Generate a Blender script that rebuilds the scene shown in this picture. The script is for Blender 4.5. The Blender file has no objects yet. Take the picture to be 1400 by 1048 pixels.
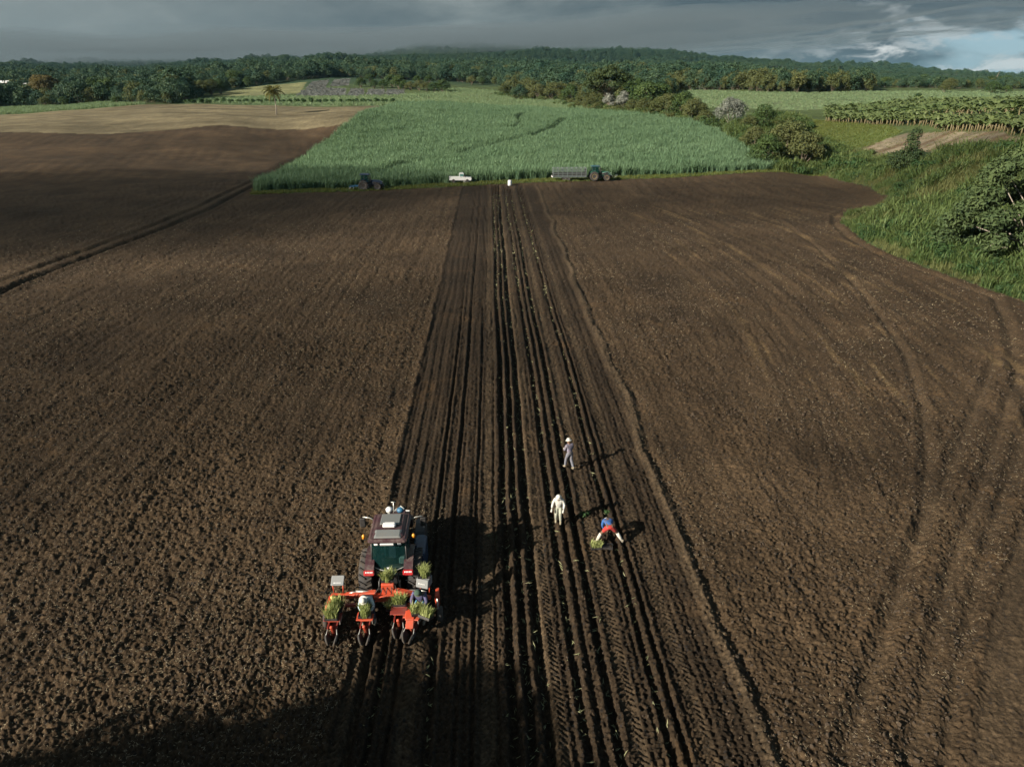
import bpy, math, random
import numpy as np
from mathutils import Vector, Matrix, Euler, Quaternion
R = math.radians
rng = np.random.default_rng(7)
random.seed(7)
sc = bpy.context.scene
C = sc.collection

# ------------------------------------------------------------------ camera, sky, sun, exposure
CH = 19.0                      # drone height
PITCH = R(23.7)
CP, SP = math.cos(PITCH), math.sin(PITCH)
cd = bpy.data.cameras.new('camera'); cam = bpy.data.objects.new('camera', cd); C.objects.link(cam)
cam.location = (0, 0, CH); cam.rotation_euler = (math.pi/2 - PITCH, 0, 0)
cd.sensor_width = 36; cd.lens = 36*933/1400; cd.clip_start = .3; cd.clip_end = 30000
sc.camera = cam
SUN_AZ = math.atan2(-.84, -.545); SUN_EL = R(25)
sundir = Vector((math.sin(SUN_AZ)*math.cos(SUN_EL), math.cos(SUN_AZ)*math.cos(SUN_EL), math.sin(SUN_EL)))
sl = bpy.data.lights.new('sun', 'SUN'); sl.energy = 5.0; sl.angle = R(.55); sl.color = (1, .88, .72)
so = bpy.data.objects.new('sun', sl); C.objects.link(so)
so.rotation_euler = sundir.to_track_quat('Z', 'Y').to_euler(); so.location = (-60, -40, 60)
sc.view_settings.view_transform = 'Standard'; sc.view_settings.look = 'None'
sc.view_settings.gamma = 1; sc.view_settings.use_curve_mapping = False
sc.view_settings.exposure = 1.5
sc.cycles.max_bounces = 5; sc.cycles.diffuse_bounces = 2; sc.cycles.glossy_bounces = 2
sc.cycles.transmission_bounces = 3; sc.cycles.transparent_max_bounces = 8; sc.cycles.volume_bounces = 0
sc.cycles.caustics_reflective = False; sc.cycles.caustics_refractive = False
sc.cycles.use_adaptive_sampling = True; sc.cycles.adaptive_threshold = .02

class NT:
    """small helper round a node tree"""
    def __init__(s, nt): s.nt = nt; s.n = nt.nodes; s.l = nt.links
    def node(s, t, **k):
        n = s.n.new(t)
        for a, v in k.items(): setattr(n, a, v)
        return n
    def put(s, sock, v):
        if v is None: return
        if hasattr(v, 'is_output'): s.l.new(v, sock)
        else: sock.default_value = v
    def math(s, op, a, b=None, c=None, clamp=False):
        n = s.node('ShaderNodeMath', operation=op, use_clamp=clamp)
        s.put(n.inputs[0], a); s.put(n.inputs[1], b); s.put(n.inputs[2], c); return n.outputs[0]
    def vmath(s, op, a, b=None):
        n = s.node('ShaderNodeVectorMath', operation=op); s.put(n.inputs[0], a); s.put(n.inputs[1], b)
        return n.outputs['Value'] if op in ('DOT_PRODUCT', 'LENGTH') else n.outputs[0]
    def noise(s, vec, scale, detail=4, rough=.5, dist=0):
        n = s.node('ShaderNodeTexNoise'); s.put(n.inputs['Vector'], vec)
        n.inputs['Scale'].default_value = scale; n.inputs['Detail'].default_value = detail
        n.inputs['Roughness'].default_value = rough; n.inputs['Distortion'].default_value = dist
        return n.outputs['Fac']
    def ramp(s, f, stops, interp='LINEAR'):
        n = s.node('ShaderNodeValToRGB'); s.put(n.inputs[0], f); n.color_ramp.interpolation = interp
        el = n.color_ramp.elements
        while len(el) < len(stops): el.new(.5)
        for e, (p, c) in zip(el, stops):
            e.position = p; e.color = (c, c, c, 1) if not hasattr(c, '__len__') else (*c[:3], 1)
        return n.outputs[0]
    def mix(s, f, a, b, blend='MIX'):
        n = s.node('ShaderNodeMix', data_type='RGBA', blend_type=blend)
        s.put(n.inputs[0], f)
        s.put(n.inputs[6], (*a, 1) if isinstance(a, tuple) and len(a) == 3 else a)
        s.put(n.inputs[7], (*b, 1) if isinstance(b, tuple) and len(b) == 3 else b)
        return n.outputs[2]
    def smooth(s, v, a, b):
        n = s.node('ShaderNodeMapRange', interpolation_type='SMOOTHSTEP'); s.put(n.inputs[0], v)
        n.inputs[1].default_value = a; n.inputs[2].default_value = b; return n.outputs[0]

w = bpy.data.worlds.new('World'); sc.world = w; w.use_nodes = True
W = NT(w.node_tree); W.n.clear()
sky = W.node('ShaderNodeTexSky', sky_type='NISHITA', sun_disc=False)
sky.sun_elevation = SUN_EL; sky.sun_rotation = SUN_AZ % (2*math.pi); sky.altitude = 200
skyc = W.mix(1.0, sky.outputs[0], (.14, .14, .14), 'MULTIPLY')
tc = W.node('ShaderNodeTexCoord').outputs['Generated']
sep = W.node('ShaderNodeSeparateXYZ'); W.put(sep.inputs[0], tc)
X, Y, Z = sep.outputs
az = W.math('ARCTAN2', X, Y)                       # 0 ahead, + right
el = W.math('MAXIMUM', Z, 0.0)
cmb = W.node('ShaderNodeCombineXYZ')               # clouds are laid out in azimuth and elevation, flattened near the horizon
W.put(cmb.inputs[0], W.math('MULTIPLY', az, 6.0)); W.put(cmb.inputs[1], W.math('MULTIPLY', el, 14.0)); cmb.inputs[2].default_value = 2.3
cv = cmb.outputs[0]
n1 = W.noise(cv, .45, 3, .5, .3)
n2 = W.noise(cv, 1.15, 7, .55, .4)
n3 = W.noise(cv, 2.8, 9, .6, .4)
body = W.math('ADD', W.math('MULTIPLY', n1, .50), W.math('ADD', W.math('MULTIPLY', n2, .36), W.math('MULTIPLY', n3, .14)))
grey = W.ramp(body, [(.40, (.072, .100, .118)), (.47, (.112, .142, .155)), (.53, (.168, .200, .207)), (.60, (.26, .295, .297))])
lefty = W.smooth(az, .05, -.62)
grey = W.mix(W.math('MULTIPLY', lefty, W.smooth(el, .16, .0), ), grey, (.195, .232, .236)) if False else W.mix(W.math('MULTIPLY', lefty, .62), grey, (.235, .272, .275))
midb = W.math('MULTIPLY', W.smooth(az, .10, .42), W.math('MULTIPLY', W.smooth(body, .62, .44), .65))
grey = W.mix(midb, grey, (.062, .092, .118))
# the break in the deck over the right: blue above, sunlit cumulus low down
right = W.smooth(W.math('ADD', az, W.math('MULTIPLY', W.math('SUBTRACT', n2, .5), .5)), .48, .64)
blue = W.mix(.82, skyc, (.15, .29, .41))
col = W.mix(W.math('MULTIPLY', right, W.smooth(n2, .44, .58)), grey, blue)
low = W.smooth(W.math('ADD', el, W.math('MULTIPLY', W.math('SUBTRACT', n2, .5), .20)), .052, .030)
cum = W.math('MULTIPLY', W.math('MULTIPLY', W.smooth(W.math('ADD', az, W.math('MULTIPLY', W.math('SUBTRACT', n3, .5), .4)), .42, .50), low), W.smooth(n3, .40, .54))
col = W.mix(W.math('MULTIPLY', cum, .9), col, W.ramp(n3, [(.44, (.26, .31, .33)), (.54, (.50, .53, .53)), (.66, (.72, .73, .71))]))
hi = W.math('MULTIPLY', W.math('MULTIPLY', W.smooth(az, .22, .52), W.smooth(n3, .48, .60)), W.smooth(n2, .44, .56))
col = W.mix(W.math('MULTIPLY', hi, .75), col, (.42, .46, .47))
# towards and behind the sun side the deck thins out, so the sun gets through
bg = W.node('ShaderNodeBackground'); W.put(bg.inputs[0], col); bg.inputs[1].default_value = .41
wo = W.node('ShaderNodeOutputWorld'); W.l.new(bg.outputs[0], wo.inputs[0])

# ------------------------------------------------------------------ numpy noise
def _h(ix, iy, seed):
    n = (ix.astype(np.int64)*374761393 + iy.astype(np.int64)*668265263 + seed*974634777) & 0xFFFFFFFF
    n = ((n ^ (n >> 13))*1274126177) & 0xFFFFFFFF
    n = n ^ (n >> 16)
    return (n & 0xFFFFFF)/float(0xFFFFFF)
def vn(x, y, seed=0):
    """value-gradient noise, about -1..1"""
    x = np.asarray(x, float); y = np.asarray(y, float)
    ix = np.floor(x); iy = np.floor(y); fx = x-ix; fy = y-iy
    ux = fx*fx*fx*(fx*(fx*6-15)+10); uy = fy*fy*fy*(fy*(fy*6-15)+10)
    def g(a, b):
        t = _h(ix+a, iy+b, seed)*2*math.pi
        return np.cos(t)*(fx-a)+np.sin(t)*(fy-b)
    a = g(0, 0); b = g(1, 0); c = g(0, 1); d = g(1, 1)
    return (a+(b-a)*ux+(c-a)*uy+(a-b-c+d)*ux*uy)*1.5
def fbm(x, y, o=4, seed=0, gain=.5):
    s = 0; a = 1
    for i in range(o):
        s = s+a*vn(x*2**i+i*17.3, y*2**i-i*9.1, seed+i); a *= gain
    return s
def sstep(v, a, b):
    t = np.clip((np.asarray(v, float)-a)/(b-a), 0, 1); return t*t*(3-2*t)

# ------------------------------------------------------------------ terrain
def P3(px, py, Yd):
    u = (px-700)/933; v = (py-524)/933; t = Yd/(CP-v*SP)
    return (u*t, Yd, CH-t*(SP+v*CP))
def plane(px, py, z=0.0):
    u = (px-700)/933; v = (py-524)/933; t = (CH-z)/(SP+v*CP)
    return Vector((u*t, t*(CP-v*SP), z))
ctl = []
for yy in (14, 24, 40, 60, 80, 100, 120, 142):
    for xx in np.linspace(-.85, .42, 6): ctl.append((xx*yy, yy, 0))
for px, py, Yd in [
    # left side
    (-150, 184, 235), (0, 180, 232), (150, 182, 235), (300, 171, 250), (480, 168, 255), (377, 157, 300), (430, 206, 222),
    (0, 157, 400), (-200, 160, 400), (200, 143, 400), (400, 145, 370), (540, 145, 350), (100, 215, 185), (250, 230, 175), (0, 260, 138),
    # main cane (ground)
    (600, 215, 200), (800, 205, 205), (950, 205, 200), (700, 180, 258), (560, 172, 265), (900, 175, 255), (700, 158, 320), (850, 157, 300), (1000, 195, 200),
    (1065, 236, 160), (1130, 242, 158),
    # behind it
    (620, 138, 420), (760, 146, 400), (600, 124, 520), (700, 127, 520), (470, 132, 480), (300, 130, 520), (560, 113, 620), (440, 109, 640), (300, 121, 600), (820, 125, 500), (700, 110, 700),
    (930, 150, 290), (1000, 145, 300), (960, 124, 420), (1250, 126, 380), (1400, 126, 400), (1250, 142, 300), (1400, 140, 300), (1500, 140, 300),
    # banana plateau and bare patch
    (1130, 166, 235), (1250, 172, 185), (1390, 186, 128), (1130, 156, 262), (1390, 152, 210), (1500, 190, 120), (1270, 181, 172), (1170, 210, 176), (1300, 207, 135), (1400, 208, 116),
    # gully and its bank
    (1150, 225, 165), (1220, 262, 128), (1250, 250, 122), (1300, 250, 112), (1240, 292, 104), (1200, 340, 85.5), (1300, 375, 73), (1400, 410, 64), (1400, 330, 88), (1330, 300, 96), (1500, 400, 66), (1600, 330, 80),
    # the forested rise
    (0, 118, 700), (150, 112, 900), (300, 108, 1000), (0, 108, 1500), (100, 99, 1900), (300, 91, 2300), (500, 81, 2500), (700, 71, 2500), (600, 103, 1000), (800, 105, 1000), (650, 93, 1700), (800, 92, 1700),
    (900, 84, 2200), (1050, 95, 1900), (1000, 108, 900), (1150, 106, 1500), (1280, 112, 1200), (1200, 118, 700), (1400, 118, 700), (1400, 112.5, 2500), (1500, 113, 3500), (-200, 112, 2500), (400, 104, 1400), (1100, 113, 700),
    (700, 70, 3100), (500, 84, 3300), (900, 80, 3000)]:
    ctl.append(P3(px, py, Yd))
ctl += [(x, y, 6 if y > 0 else 0) for x, y in ((-6000, 4500), (6000, 4500))] + [(0, 6500, 100), (-3000, 5500, 60), (3000, 5500, 30)]
ctl = np.array(ctl)
def feat(x, y):
    a = np.clip(np.arctan2(x, y), -R(52), R(52)); r = np.clip(np.hypot(x, y), 14, 7000)
    return a*3.2, np.log(r)*1.6
cf = np.stack(feat(ctl[:, 0], ctl[:, 1]), 1)
def tps(d2): return .5*d2*np.log(d2+1e-9)
n = len(ctl)
K = tps(((cf[:, None]-cf[None])**2).sum(-1))+np.eye(n)*2e-3
A = np.zeros((n+3, n+3)); A[:n, :n] = K; A[:n, n] = 1; A[:n, n+1:] = cf; A[n, :n] = 1; A[n+1:, :n] = cf.T
zs = np.arcsinh(ctl[:, 2]/4)
wts = np.linalg.solve(A, np.concatenate([zs, np.zeros(3)]))
def hbase(x, y):
    x = np.atleast_1d(np.asarray(x, float)); y = np.atleast_1d(np.asarray(y, float)); sh = x.shape
    fx, fy = feat(x.ravel(), y.ravel()); out = np.empty(fx.shape)
    for i in range(0, len(fx), 40000):
        a = fx[i:i+40000]; b = fy[i:i+40000]
        d2 = (a[:, None]-cf[None, :, 0])**2+(b[:, None]-cf[None, :, 1])**2
        out[i:i+40000] = tps(d2)@wts[:n]+wts[n]+a*wts[n+1]+b*wts[n+2]
    z = 4*np.sinh(np.clip(out, -2, 5.2)).reshape(sh)
    r = np.hypot(x, y); back = sstep(np.abs(np.arctan2(x, y)), R(75), R(52))
    z = z*(1-sstep(r, 150, 60)*.0)*np.where(y < 10, sstep(y, -60, 10), 1)
    z = np.where(r < 60, z*sstep(r, 14, 60), z)
    return z*back
def hroll(x, y):
    r = np.hypot(x, y)
    g = sstep(r, 60, 240)
    z = g*.5*fbm(x/38, y/38, 2, 5)
    far = sstep(r, 650, 1500)
    return z+far*(22*fbm(x/420+3, y/420, 4, 11))*sstep(x/np.maximum(r, 1), .75, .3) + .10*vn(x/14, y/14, 9)*(1-g)
def hz(x, y): return hbase(x, y)+hroll(x, y)
def gz(x, y): return float(hz(x, y)[0])
_tt = np.concatenate([np.arange(10, 320, .5), np.arange(320, 5000, 4)])
def G(px, py):
    """where the view ray through a photo point meets the land"""
    u = (px-700)/933; v = (py-524)/933
    x = _tt*u; y = _tt*(CP-v*SP); z = CH-_tt*(SP+v*CP)
    k = np.nonzero(z < hz(x, y))[0]
    k = k[0] if len(k) else len(_tt)-1
    return (float(x[k]), float(y[k]))
def inpoly(x, y, poly):
    x = np.asarray(x); y = np.asarray(y); c = np.zeros(x.shape, bool); j = len(poly)-1
    for i in range(len(poly)):
        xi, yi = poly[i]; xj, yj = poly[j]
        m = (yi > y) != (yj > y)
        with np.errstate(divide='ignore', invalid='ignore'):
            c ^= m & (x < (xj-xi)*(y-yi)/((yj-yi) if yj != yi else 1e-9)+xi)
        j = i
    return c
def dline(x, y, pts):
    d = np.full(np.shape(x), 1e9)
    for (ax, ay), (bx, by) in zip(pts[:-1], pts[1:]):
        L = (bx-ax)**2+(by-ay)**2+1e-9
        t = np.clip(((x-ax)*(bx-ax)+(y-ay)*(by-ay))/L, 0, 1)
        d = np.minimum(d, np.hypot(x-ax-t*(bx-ax), y-ay-t*(by-ay)))
    return d
def poly(*p): return [G(a, b) for a, b in p]

FIELD_TOP = [(345, 266), (480, 262), (600, 256), (700, 251), (860, 245), (1000, 238), (1065, 235), (1130, 241), (1190, 256), (1222, 270), (1195, 285), (1158, 294), (1152, 306), (1175, 326), (1215, 347), (1300, 378), (1400, 412), (1520, 455)]
reg = {}
reg['soil'] = [(-420, -100), G(-200, 184), *poly((0, 181), (150, 183), (300, 171.5), (483, 168.5), (430, 208), *FIELD_TOP), (190, -100)]
reg['stubble'] = poly((-250, 185), (0, 181), (150, 183), (300, 171.5), (483, 168.5), (543, 146), (420, 146), (250, 143), (200, 143.5), (0, 157), (-250, 160))
reg['cane'] = poly((345, 263), (430, 207), (483, 167.5), (545, 145), (640, 147), (730, 151), (800, 155), (880, 160), (945, 170), (985, 188), (1015, 210), (1062, 233), (1000, 235), (860, 241), (700, 247), (600, 252), (480, 258))
reg['youngcane'] = poly((548, 144), (606, 120), (700, 126), (800, 141), (840, 151), (730, 151), (640, 147))
reg['strip'] = poly((225, 142), (400, 145), (545, 145), (600, 128), (545, 131), (440, 133), (330, 133))
reg['leftcane'] = poly((-250, 160), (0, 157), (200, 143.5), (150, 141), (0, 149), (-250, 154))
reg['yellow'] = poly((275, 131), (330, 121), (420, 112), (410, 128), (340, 132))
reg['rightfield'] = poly((905, 140), (925, 124), (1060, 127), (1250, 125), (1420, 126), (1550, 127), (1550, 142), (1400, 143), (1250, 150), (1120, 150), (1060, 151), (960, 147))
reg['bank'] = poly((1105, 163), (1140, 166), (1215, 172), (1235, 180), (1190, 200), (1150, 205), (1110, 190))
reg['bare'] = poly((1163, 211), (1190, 197), (1240, 182), (1300, 179), (1400, 191), (1520, 196), (1520, 214), (1400, 214), (1300, 211), (1220, 214))
reg['hillfield'] = poly((895, 95), (925, 93), (965, 98), (960, 101), (925, 99))
plots = []
for q in [((404, 132), (414, 124), (455, 121), (444, 131)), ((418, 122), (428, 112), (450, 110), (444, 121)), ((452, 119), (457, 110), (478, 108), (476, 117)),
          ((446, 131), (456, 121.5), (472, 121.5), (471, 131)), ((475, 131.5), (480, 122), (497, 122), (496, 132)), ((500, 132), (505, 122.5), (525, 123), (524, 132.5)), ((528, 133), (530, 123), (552, 123.5), (552, 133))]:
    plots.append(poly(*q))
TRACK = poly((-60, 412), (0, 386), (110, 345), (200, 312), (270, 284), (330, 255), (390, 224), (430, 206), (468, 180))
RUT1 = poly((1398, 490), (1365, 590), (1335, 683), (1300, 780), (1282, 866), (1258, 970), (1240, 1060))
RUT2 = poly((1425, 540), (1385, 640), (1352, 730), (1325, 830), (1305, 920), (1288, 1050))
RUT3 = poly((1215, 268), (1170, 282), (1142, 293), (1140, 306), (1165, 328), (1215, 354), (1300, 386), (1360, 408), (1380, 450), (1392, 520), (1440, 640))
LANE = poly((1450, 640), (1408, 800), (1385, 900), (1372, 1060))

RUT1b = [(x_-1.9, y_+.2) for x_, y_ in RUT1]
TRACKb = [(x_+2.6, y_-.6) for x_, y_ in TRACK]
RUT4 = poly((1062, 300), (1120, 340), (1180, 400), (1235, 480), (1262, 560), (1268, 640), (1255, 740))
# rows in the planted strip: s runs across them
kS = CH/17
def S(x, y): return x+.031*(y-28)
FUR_ALL = [(-.30, .17, .26), (.17, .14, .22), (.66, .17, .27), (1.75, .15, .22), (2.2, .08, .12), (2.65, .15, .22), (4.1, .13, .2), (4.5, .10, .15), (-.75, .07, .08), (-1.5, .08, .12)]
FUR_NEW = [(-4.95, .17, .26), (-4.42, .11, .2), (-2.78, .14, .22), (-3.9, .09, .1), (-2.0, .07, .07)]
FUR_OLD = [(-3.2, .10, .16), (-2.45, .11, .16)]
RIDGE = [(-.06, .1, .08), (.42, .09, .08), (1.05, .1, .04), (1.98, .09, .07), (2.42, .08, .06), (4.32, .08, .06), (3.7, .1, .04), (-1.85, .12, .04)]
TREAD = [(-5.2, .26), (-3.42, .27), (-.98, .27), (.98, .26), (3.2, .26), (5.15, .22)]
def edgeL(y): return -5.55*kS-.35*sstep(y, 40, 140)+.16*vn(y/5.3, 0*y, 68)+.14*vn(y/2.1, 0*y, 69)
def edgeR(y): return (6.75+1.0*np.clip(y/142, 0, 1))*kS+.45*vn(y/9.1, 0*y, 78)+.16*vn(y/2.7, 0*y, 79)
def fine(x, y, r, soil):
    """soil relief: clods, furrows, ridges, tyre treads, ruts. returns height, tilled mask, tone"""
    s = S(x, y); k = kS
    eL = edgeL(y); eR = edgeR(y)
    strip = sstep(s, eL-.05, eL+.15)*(1-sstep(s, eR-.1, eR+.1))*(1-sstep(y, 141, 144))
    near = 1-sstep(r, 55, 120)
    # clods
    big = fbm(x/1.7, y/1.7, 2, 21)
    xw = x+.22*vn(x/.6, y/.6, 44)+.08*vn(x/.2, y/.2, 45); yw = y+.22*vn(x/.6, y/.6, 46)+.08*vn(x/.2, y/.2, 47)
    rough = .70+.35*vn(x/7+4, y/11, 33)
    c1 = np.abs(vn(xw/.36, yw/.5, 41)); c2 = np.abs(vn(xw/.20, yw/.24, 42)); c3 = vn(x/.12, y/.12, 43)
    cl = (.11*c1+.14*c2+.08*c3*near-.055)*rough*1.25
    cl = cl+.05*big
    # harrow lines
    lines = .05*vn(s/.9, y/26, 51)+.035*vn(s/.4, y/14, 52)
    q = x-.17*(np.minimum(y, 130)-45)+.0034*(np.minimum(y, 130)-45)**2
    linesR = .10*vn(q/1.2, y/30, 53)+.06*vn(q/.45, y/12, 54)
    lat = sstep(x, 12, 22)
    rel = cl+lines*(1-lat)+linesR*lat
    # strip
    wob = .035*vn(y/3.5, s/3, 61)+.07*vn(y/19, s/9, 62)
    s2 = (s+wob+.035*vn(x/.22, y/.3, 63)+.02*vn(x/.09, y/.12, 70))/k
    f = np.zeros_like(x)
    rag = 1+.35*vn(x/.4, y/.5, 64)
    oldm = sstep(y, 22.0, 23.0)
    for lst, m in ((FUR_ALL, 1.0), (FUR_NEW, 1-sstep(y, 19.6, 20.3)), (FUR_OLD, oldm)):
        for c, wd, dp in lst:
            f = f-m*dp*(1.12-.35*sstep(y, 30, 80))*rag*np.exp(-((s2-c)/(wd*.8))**4)
            f = f+m*.25*dp*(np.exp(-((s2-c-wd*1.5)/(wd*.5))**2)+np.exp(-((s2-c+wd*1.5)/(wd*.5))**2))*rag
    for c, wd, dp in RIDGE: f = f+dp*np.exp(-((s2-c)/wd)**2)
    tr = np.zeros_like(x)
    for c, hw in TREAD:
        m = 1-sstep(np.abs(s2-c), hw*.8, hw)
        if c < -3: m = m*(1-sstep(y, 23.5, 24.2))
        ph = (y/.235+np.abs(s2-c)*3.4+(s2 > c)*.5) % 1.0
        f = f+m*(-.055+.075*(np.abs(ph-.5) < .24)*np.clip(.85+.8*vn(x/.5, y/.7, 72), .1, 1.2))
        tr = np.maximum(tr, m)
    fresh = oldm*(1-sstep(s2, -3.4, -3.1))
    amp = .85-.3*fresh
    st = f+(.05*c2+.07*c3*near+.35*cl)*amp*(1-.7*tr)+.02*vn(s/.16, y/1.6, 66)+(.022*np.sin(s*2*math.pi/.27+1.5*vn(s/3, y/9, 65))+.03*np.sin(s*2*math.pi/.62+2*vn(s/2, y/12, 74)))*(1-tr)*(1-sstep(r, 70, 130))+.012*vn(s/.25, y/5, 67)
    berm = .17*np.exp(-((s-eR+.12)/.28)**2)-.07*np.exp(-((s-eR-.35)/.25)**2)+.05*np.exp(-((s-eL)/.15)**2)-.03*np.exp(-((s-eL-.3)/.15)**2)
    z = rel*(1-strip)+st*strip+berm*(1-sstep(y, 141, 144))-.05*strip
    # ruts
    rut = np.zeros_like(x)
    far = r > 45
    for pts, wd, dp in ((RUT1, .36, .15), (RUT1b, .36, .14), (RUT2, .42, .13), (RUT3, .5, .2), (RUT4, .35, .13), (TRACK, .5, .24), (TRACKb, .55, .30)):
        d = dline(x, y, pts)+.07*vn(x/1.3, y/1.3, 71)
        g = np.exp(-(d/wd)**2); z = z*(1-.5*np.exp(-(d/(wd*1.0))**2))-dp*1.15*np.exp(-(d/(wd*.75))**2)+dp*.5*np.exp(-((d-wd*1.7)/(wd*.5))**2); rut = np.maximum(rut, g*(.45 if wd < .6 else -.6))
    dL = dline(x, y, LANE); g = .8*(1-sstep(dL, .7, 1.1)); z = z*(1-.7*g)-.08*g; rut = np.maximum(rut, g)
    return z*soil, strip*soil, np.maximum(np.maximum(tr*strip*.7, rut), 1.4*np.exp(-((s-eR+.05)/.3)**2)*(1-sstep(y, 141, 144)))
# ------------------------------------------------------------------ materials
KA = .70                       # the exposure is set for dark soil, so every albedo sits low in its real range
def mat(name, col=(.5, .5, .5), rough=.6, metal=0, spec=.5, coat=0):
    m = bpy.data.materials.new(name); m.use_nodes = True; T = NT(m.node_tree)
    p = T.n['Principled BSDF']
    p.inputs['Base Color'].default_value = (*col, 1); p.inputs['Roughness'].default_value = rough
    p.inputs['Metallic'].default_value = metal; p.inputs['Specular IOR Level'].default_value = spec
    p.inputs['Coat Weight'].default_value = coat
    return m, T, p
def paint(name, col, rough=.4, dirt=.35, metal=0, dirtcol=(.10, .078, .055)):
    """painted or moulded surface with dust worn on in blotches"""
    m, T, p = mat(name, col, rough, metal)
    col = tuple(a_*.78 for a_ in col); dirtcol = tuple(a_*.72 for a_ in dirtcol)
    o = T.node('ShaderNodeTexCoord').outputs['Object']
    f = T.smooth(T.math('ADD', T.math('MULTIPLY', T.noise(o, 2.3, 5, .6), .6), T.math('MULTIPLY', T.noise(o, 14, 4, .6), .4)), .42, .68)
    T.put(p.inputs['Base Color'], T.mix(T.math('MULTIPLY', f, dirt), tuple(col), dirtcol))
    T.put(p.inputs['Roughness'], T.math('ADD', T.math('MULTIPLY', f, .3), rough))
    return m
def leafmat(name, c1, c2, trans=.25, scale=.35, rough=.55, attr=True, spec=.10):
    """leaves: colour drifts from clump to clump and from plant to plant, a little light comes through"""
    c1 = tuple(a_*KA for a_ in c1); c2 = tuple(a_*KA for a_ in c2)
    m, T, p = mat(name, c1, rough, 0, spec)
    g = T.node('ShaderNodeNewGeometry')
    o = T.node('ShaderNodeTexCoord').outputs['Object']
    f = T.smooth(T.noise(o, scale, 3, .6), .34, .66)
    oi = T.node('ShaderNodeObjectInfo').outputs['Random']
    f2 = T.noise(g.outputs['Position'], .045, 2, .5)
    f3 = T.math('ADD', T.math('MULTIPLY', f, .5), T.math('ADD', T.math('MULTIPLY', oi, .35), T.math('MULTIPLY', T.math('SUBTRACT', f2, .35), .6)), clamp=True)
    col = T.mix(f3, c1, c2)
    T.put(p.inputs['Base Color'], col)
    t = T.node('ShaderNodeBsdfTranslucent'); T.put(t.inputs[0], T.mix(.4, col, (c2[0]*1.5, c2[1]*1.5, c2[2])))
    ms = T.node('ShaderNodeMixShader'); ms.inputs[0].default_value = trans
    T.l.new(p.outputs[0], ms.inputs[1]); T.l.new(t.outputs[0], ms.inputs[2])
    T.l.new(ms.outputs[0], T.n['Material Output'].inputs[0])
    return m
M = {}
# the land: one material, its colour from the land-use attribute, broken up by grain of many sizes
m, T, p = mat('land', rough=.92, spec=.12)
at = T.node('ShaderNodeAttribute', attribute_name='landuse').outputs['Color']
am = T.node('ShaderNodeAttribute', attribute_name='soilness').outputs['Fac']
pos = T.node('ShaderNodeNewGeometry').outputs['Position']
mp = T.node('ShaderNodeMapping'); T.put(mp.inputs[0], pos); mp.inputs['Rotation'].default_value = (0, 0, R(-1.8)); mp.inputs['Scale'].default_value = (1, .12, 1)
str_ = T.noise(mp.outputs[0], 1.3, 5, .62)
gm = T.noise(pos, 5.5, 6, .72); gl = T.noise(pos, .11, 4, .6, .6); gf = T.noise(pos, 21, 3, .7)
v = T.math('MULTIPLY', T.ramp(gm, [(.30, .30), (.5, .92), (.70, 1.95)]), T.ramp(gl, [(.3, .62), (.7, 1.32)]))
v = T.math('MULTIPLY', v, T.ramp(str_, [(.3, .80), (.7, 1.2)]))
v = T.math('MULTIPLY', v, .70)
cb = T.vmath('MULTIPLY', at, T.node('ShaderNodeCombineXYZ').outputs[0])
cx = cb.node.inputs[1].links[0].from_node
for i in range(3): T.put(cx.inputs[i], v)
# redder and ochre patches of subsoil
och = T.math('MULTIPLY', T.smooth(T.noise(pos, .23, 5, .65, 1.0), .56, .74), am)
cb = T.mix(T.math('MULTIPLY', och, .45), cb, (.080, .049, .024))
# pale flecks of chopped straw
vor = T.node('ShaderNodeTexVoronoi'); T.put(vor.inputs['Vector'], pos); vor.inputs['Scale'].default_value = 4.3
fl = T.math('MULTIPLY', T.math('LESS_THAN', vor.outputs['Distance'], .10), T.smooth(T.noise(pos, .16, 3, .6), .42, .66))
cb = T.mix(T.math('MULTIPLY', T.math('MULTIPLY', fl, am), .6), cb, (.17, .14, .10))
# damp crumbs and the shaded gaps between clods, both painted nearly black
vo2 = T.node('ShaderNodeTexVoronoi'); T.put(vo2.inputs['Vector'], T.vmath('ADD', pos, T.vmath('MULTIPLY', T.node('ShaderNodeTexNoise').outputs['Color'], (.1, .1, .1)))); vo2.inputs['Scale'].default_value = 5.2; vo2.inputs['Randomness'].default_value = 1
damp_gap = T.math('MULTIPLY', T.smooth(vo2.outputs['Distance'], .42, .22), T.smooth(T.noise(pos, .55, 4, .6), .40, .62))
vsep = T.node('ShaderNodeSeparateColor'); T.put(vsep.inputs[0], vo2.outputs['Color'])
damp_gap = T.math('MULTIPLY', damp_gap, T.smooth(vsep.outputs[0], .35, .6))
cb = T.mix(T.math('MULTIPLY', T.math('MULTIPLY', damp_gap, am), .8), cb, (.012, .012, .013))
T.put(p.inputs['Base Color'], cb)
bp = T.node('ShaderNodeBump'); bp.inputs['Strength'].default_value = .9; bp.inputs['Distance'].default_value = .09
T.put(bp.inputs['Height'], T.math('ADD', gm, T.math('MULTIPLY', gf, .35))); T.l.new(bp.outputs[0], p.inputs['Normal'])
M['land'] = m
M['clod'] = paint('clod', (.036, .0245, .0145), 1, .5, dirtcol=(.056, .038, .023))
M['straw'] = leafmat('straw', (.20, .165, .11), (.50, .43, .30), .1)
M['cutting'] = leafmat('cutting', (.22, .25, .12), (.48, .47, .30), .15)
M['cane'] = leafmat('cane_leaf', (.085, .165, .090), (.20, .31, .18), .3, 1.2)
M['lowcane'] = leafmat('young_cane_leaf', (.15, .235, .125), (.25, .335, .185), .3, .3)
M['grass'] = leafmat('grass_blade', (.045, .095, .030), (.16, .205, .075), .3, .9)
M['drygrass'] = leafmat('dry_grass_blade', (.115, .14, .052), (.21, .22, .095), .3, .4)
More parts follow.
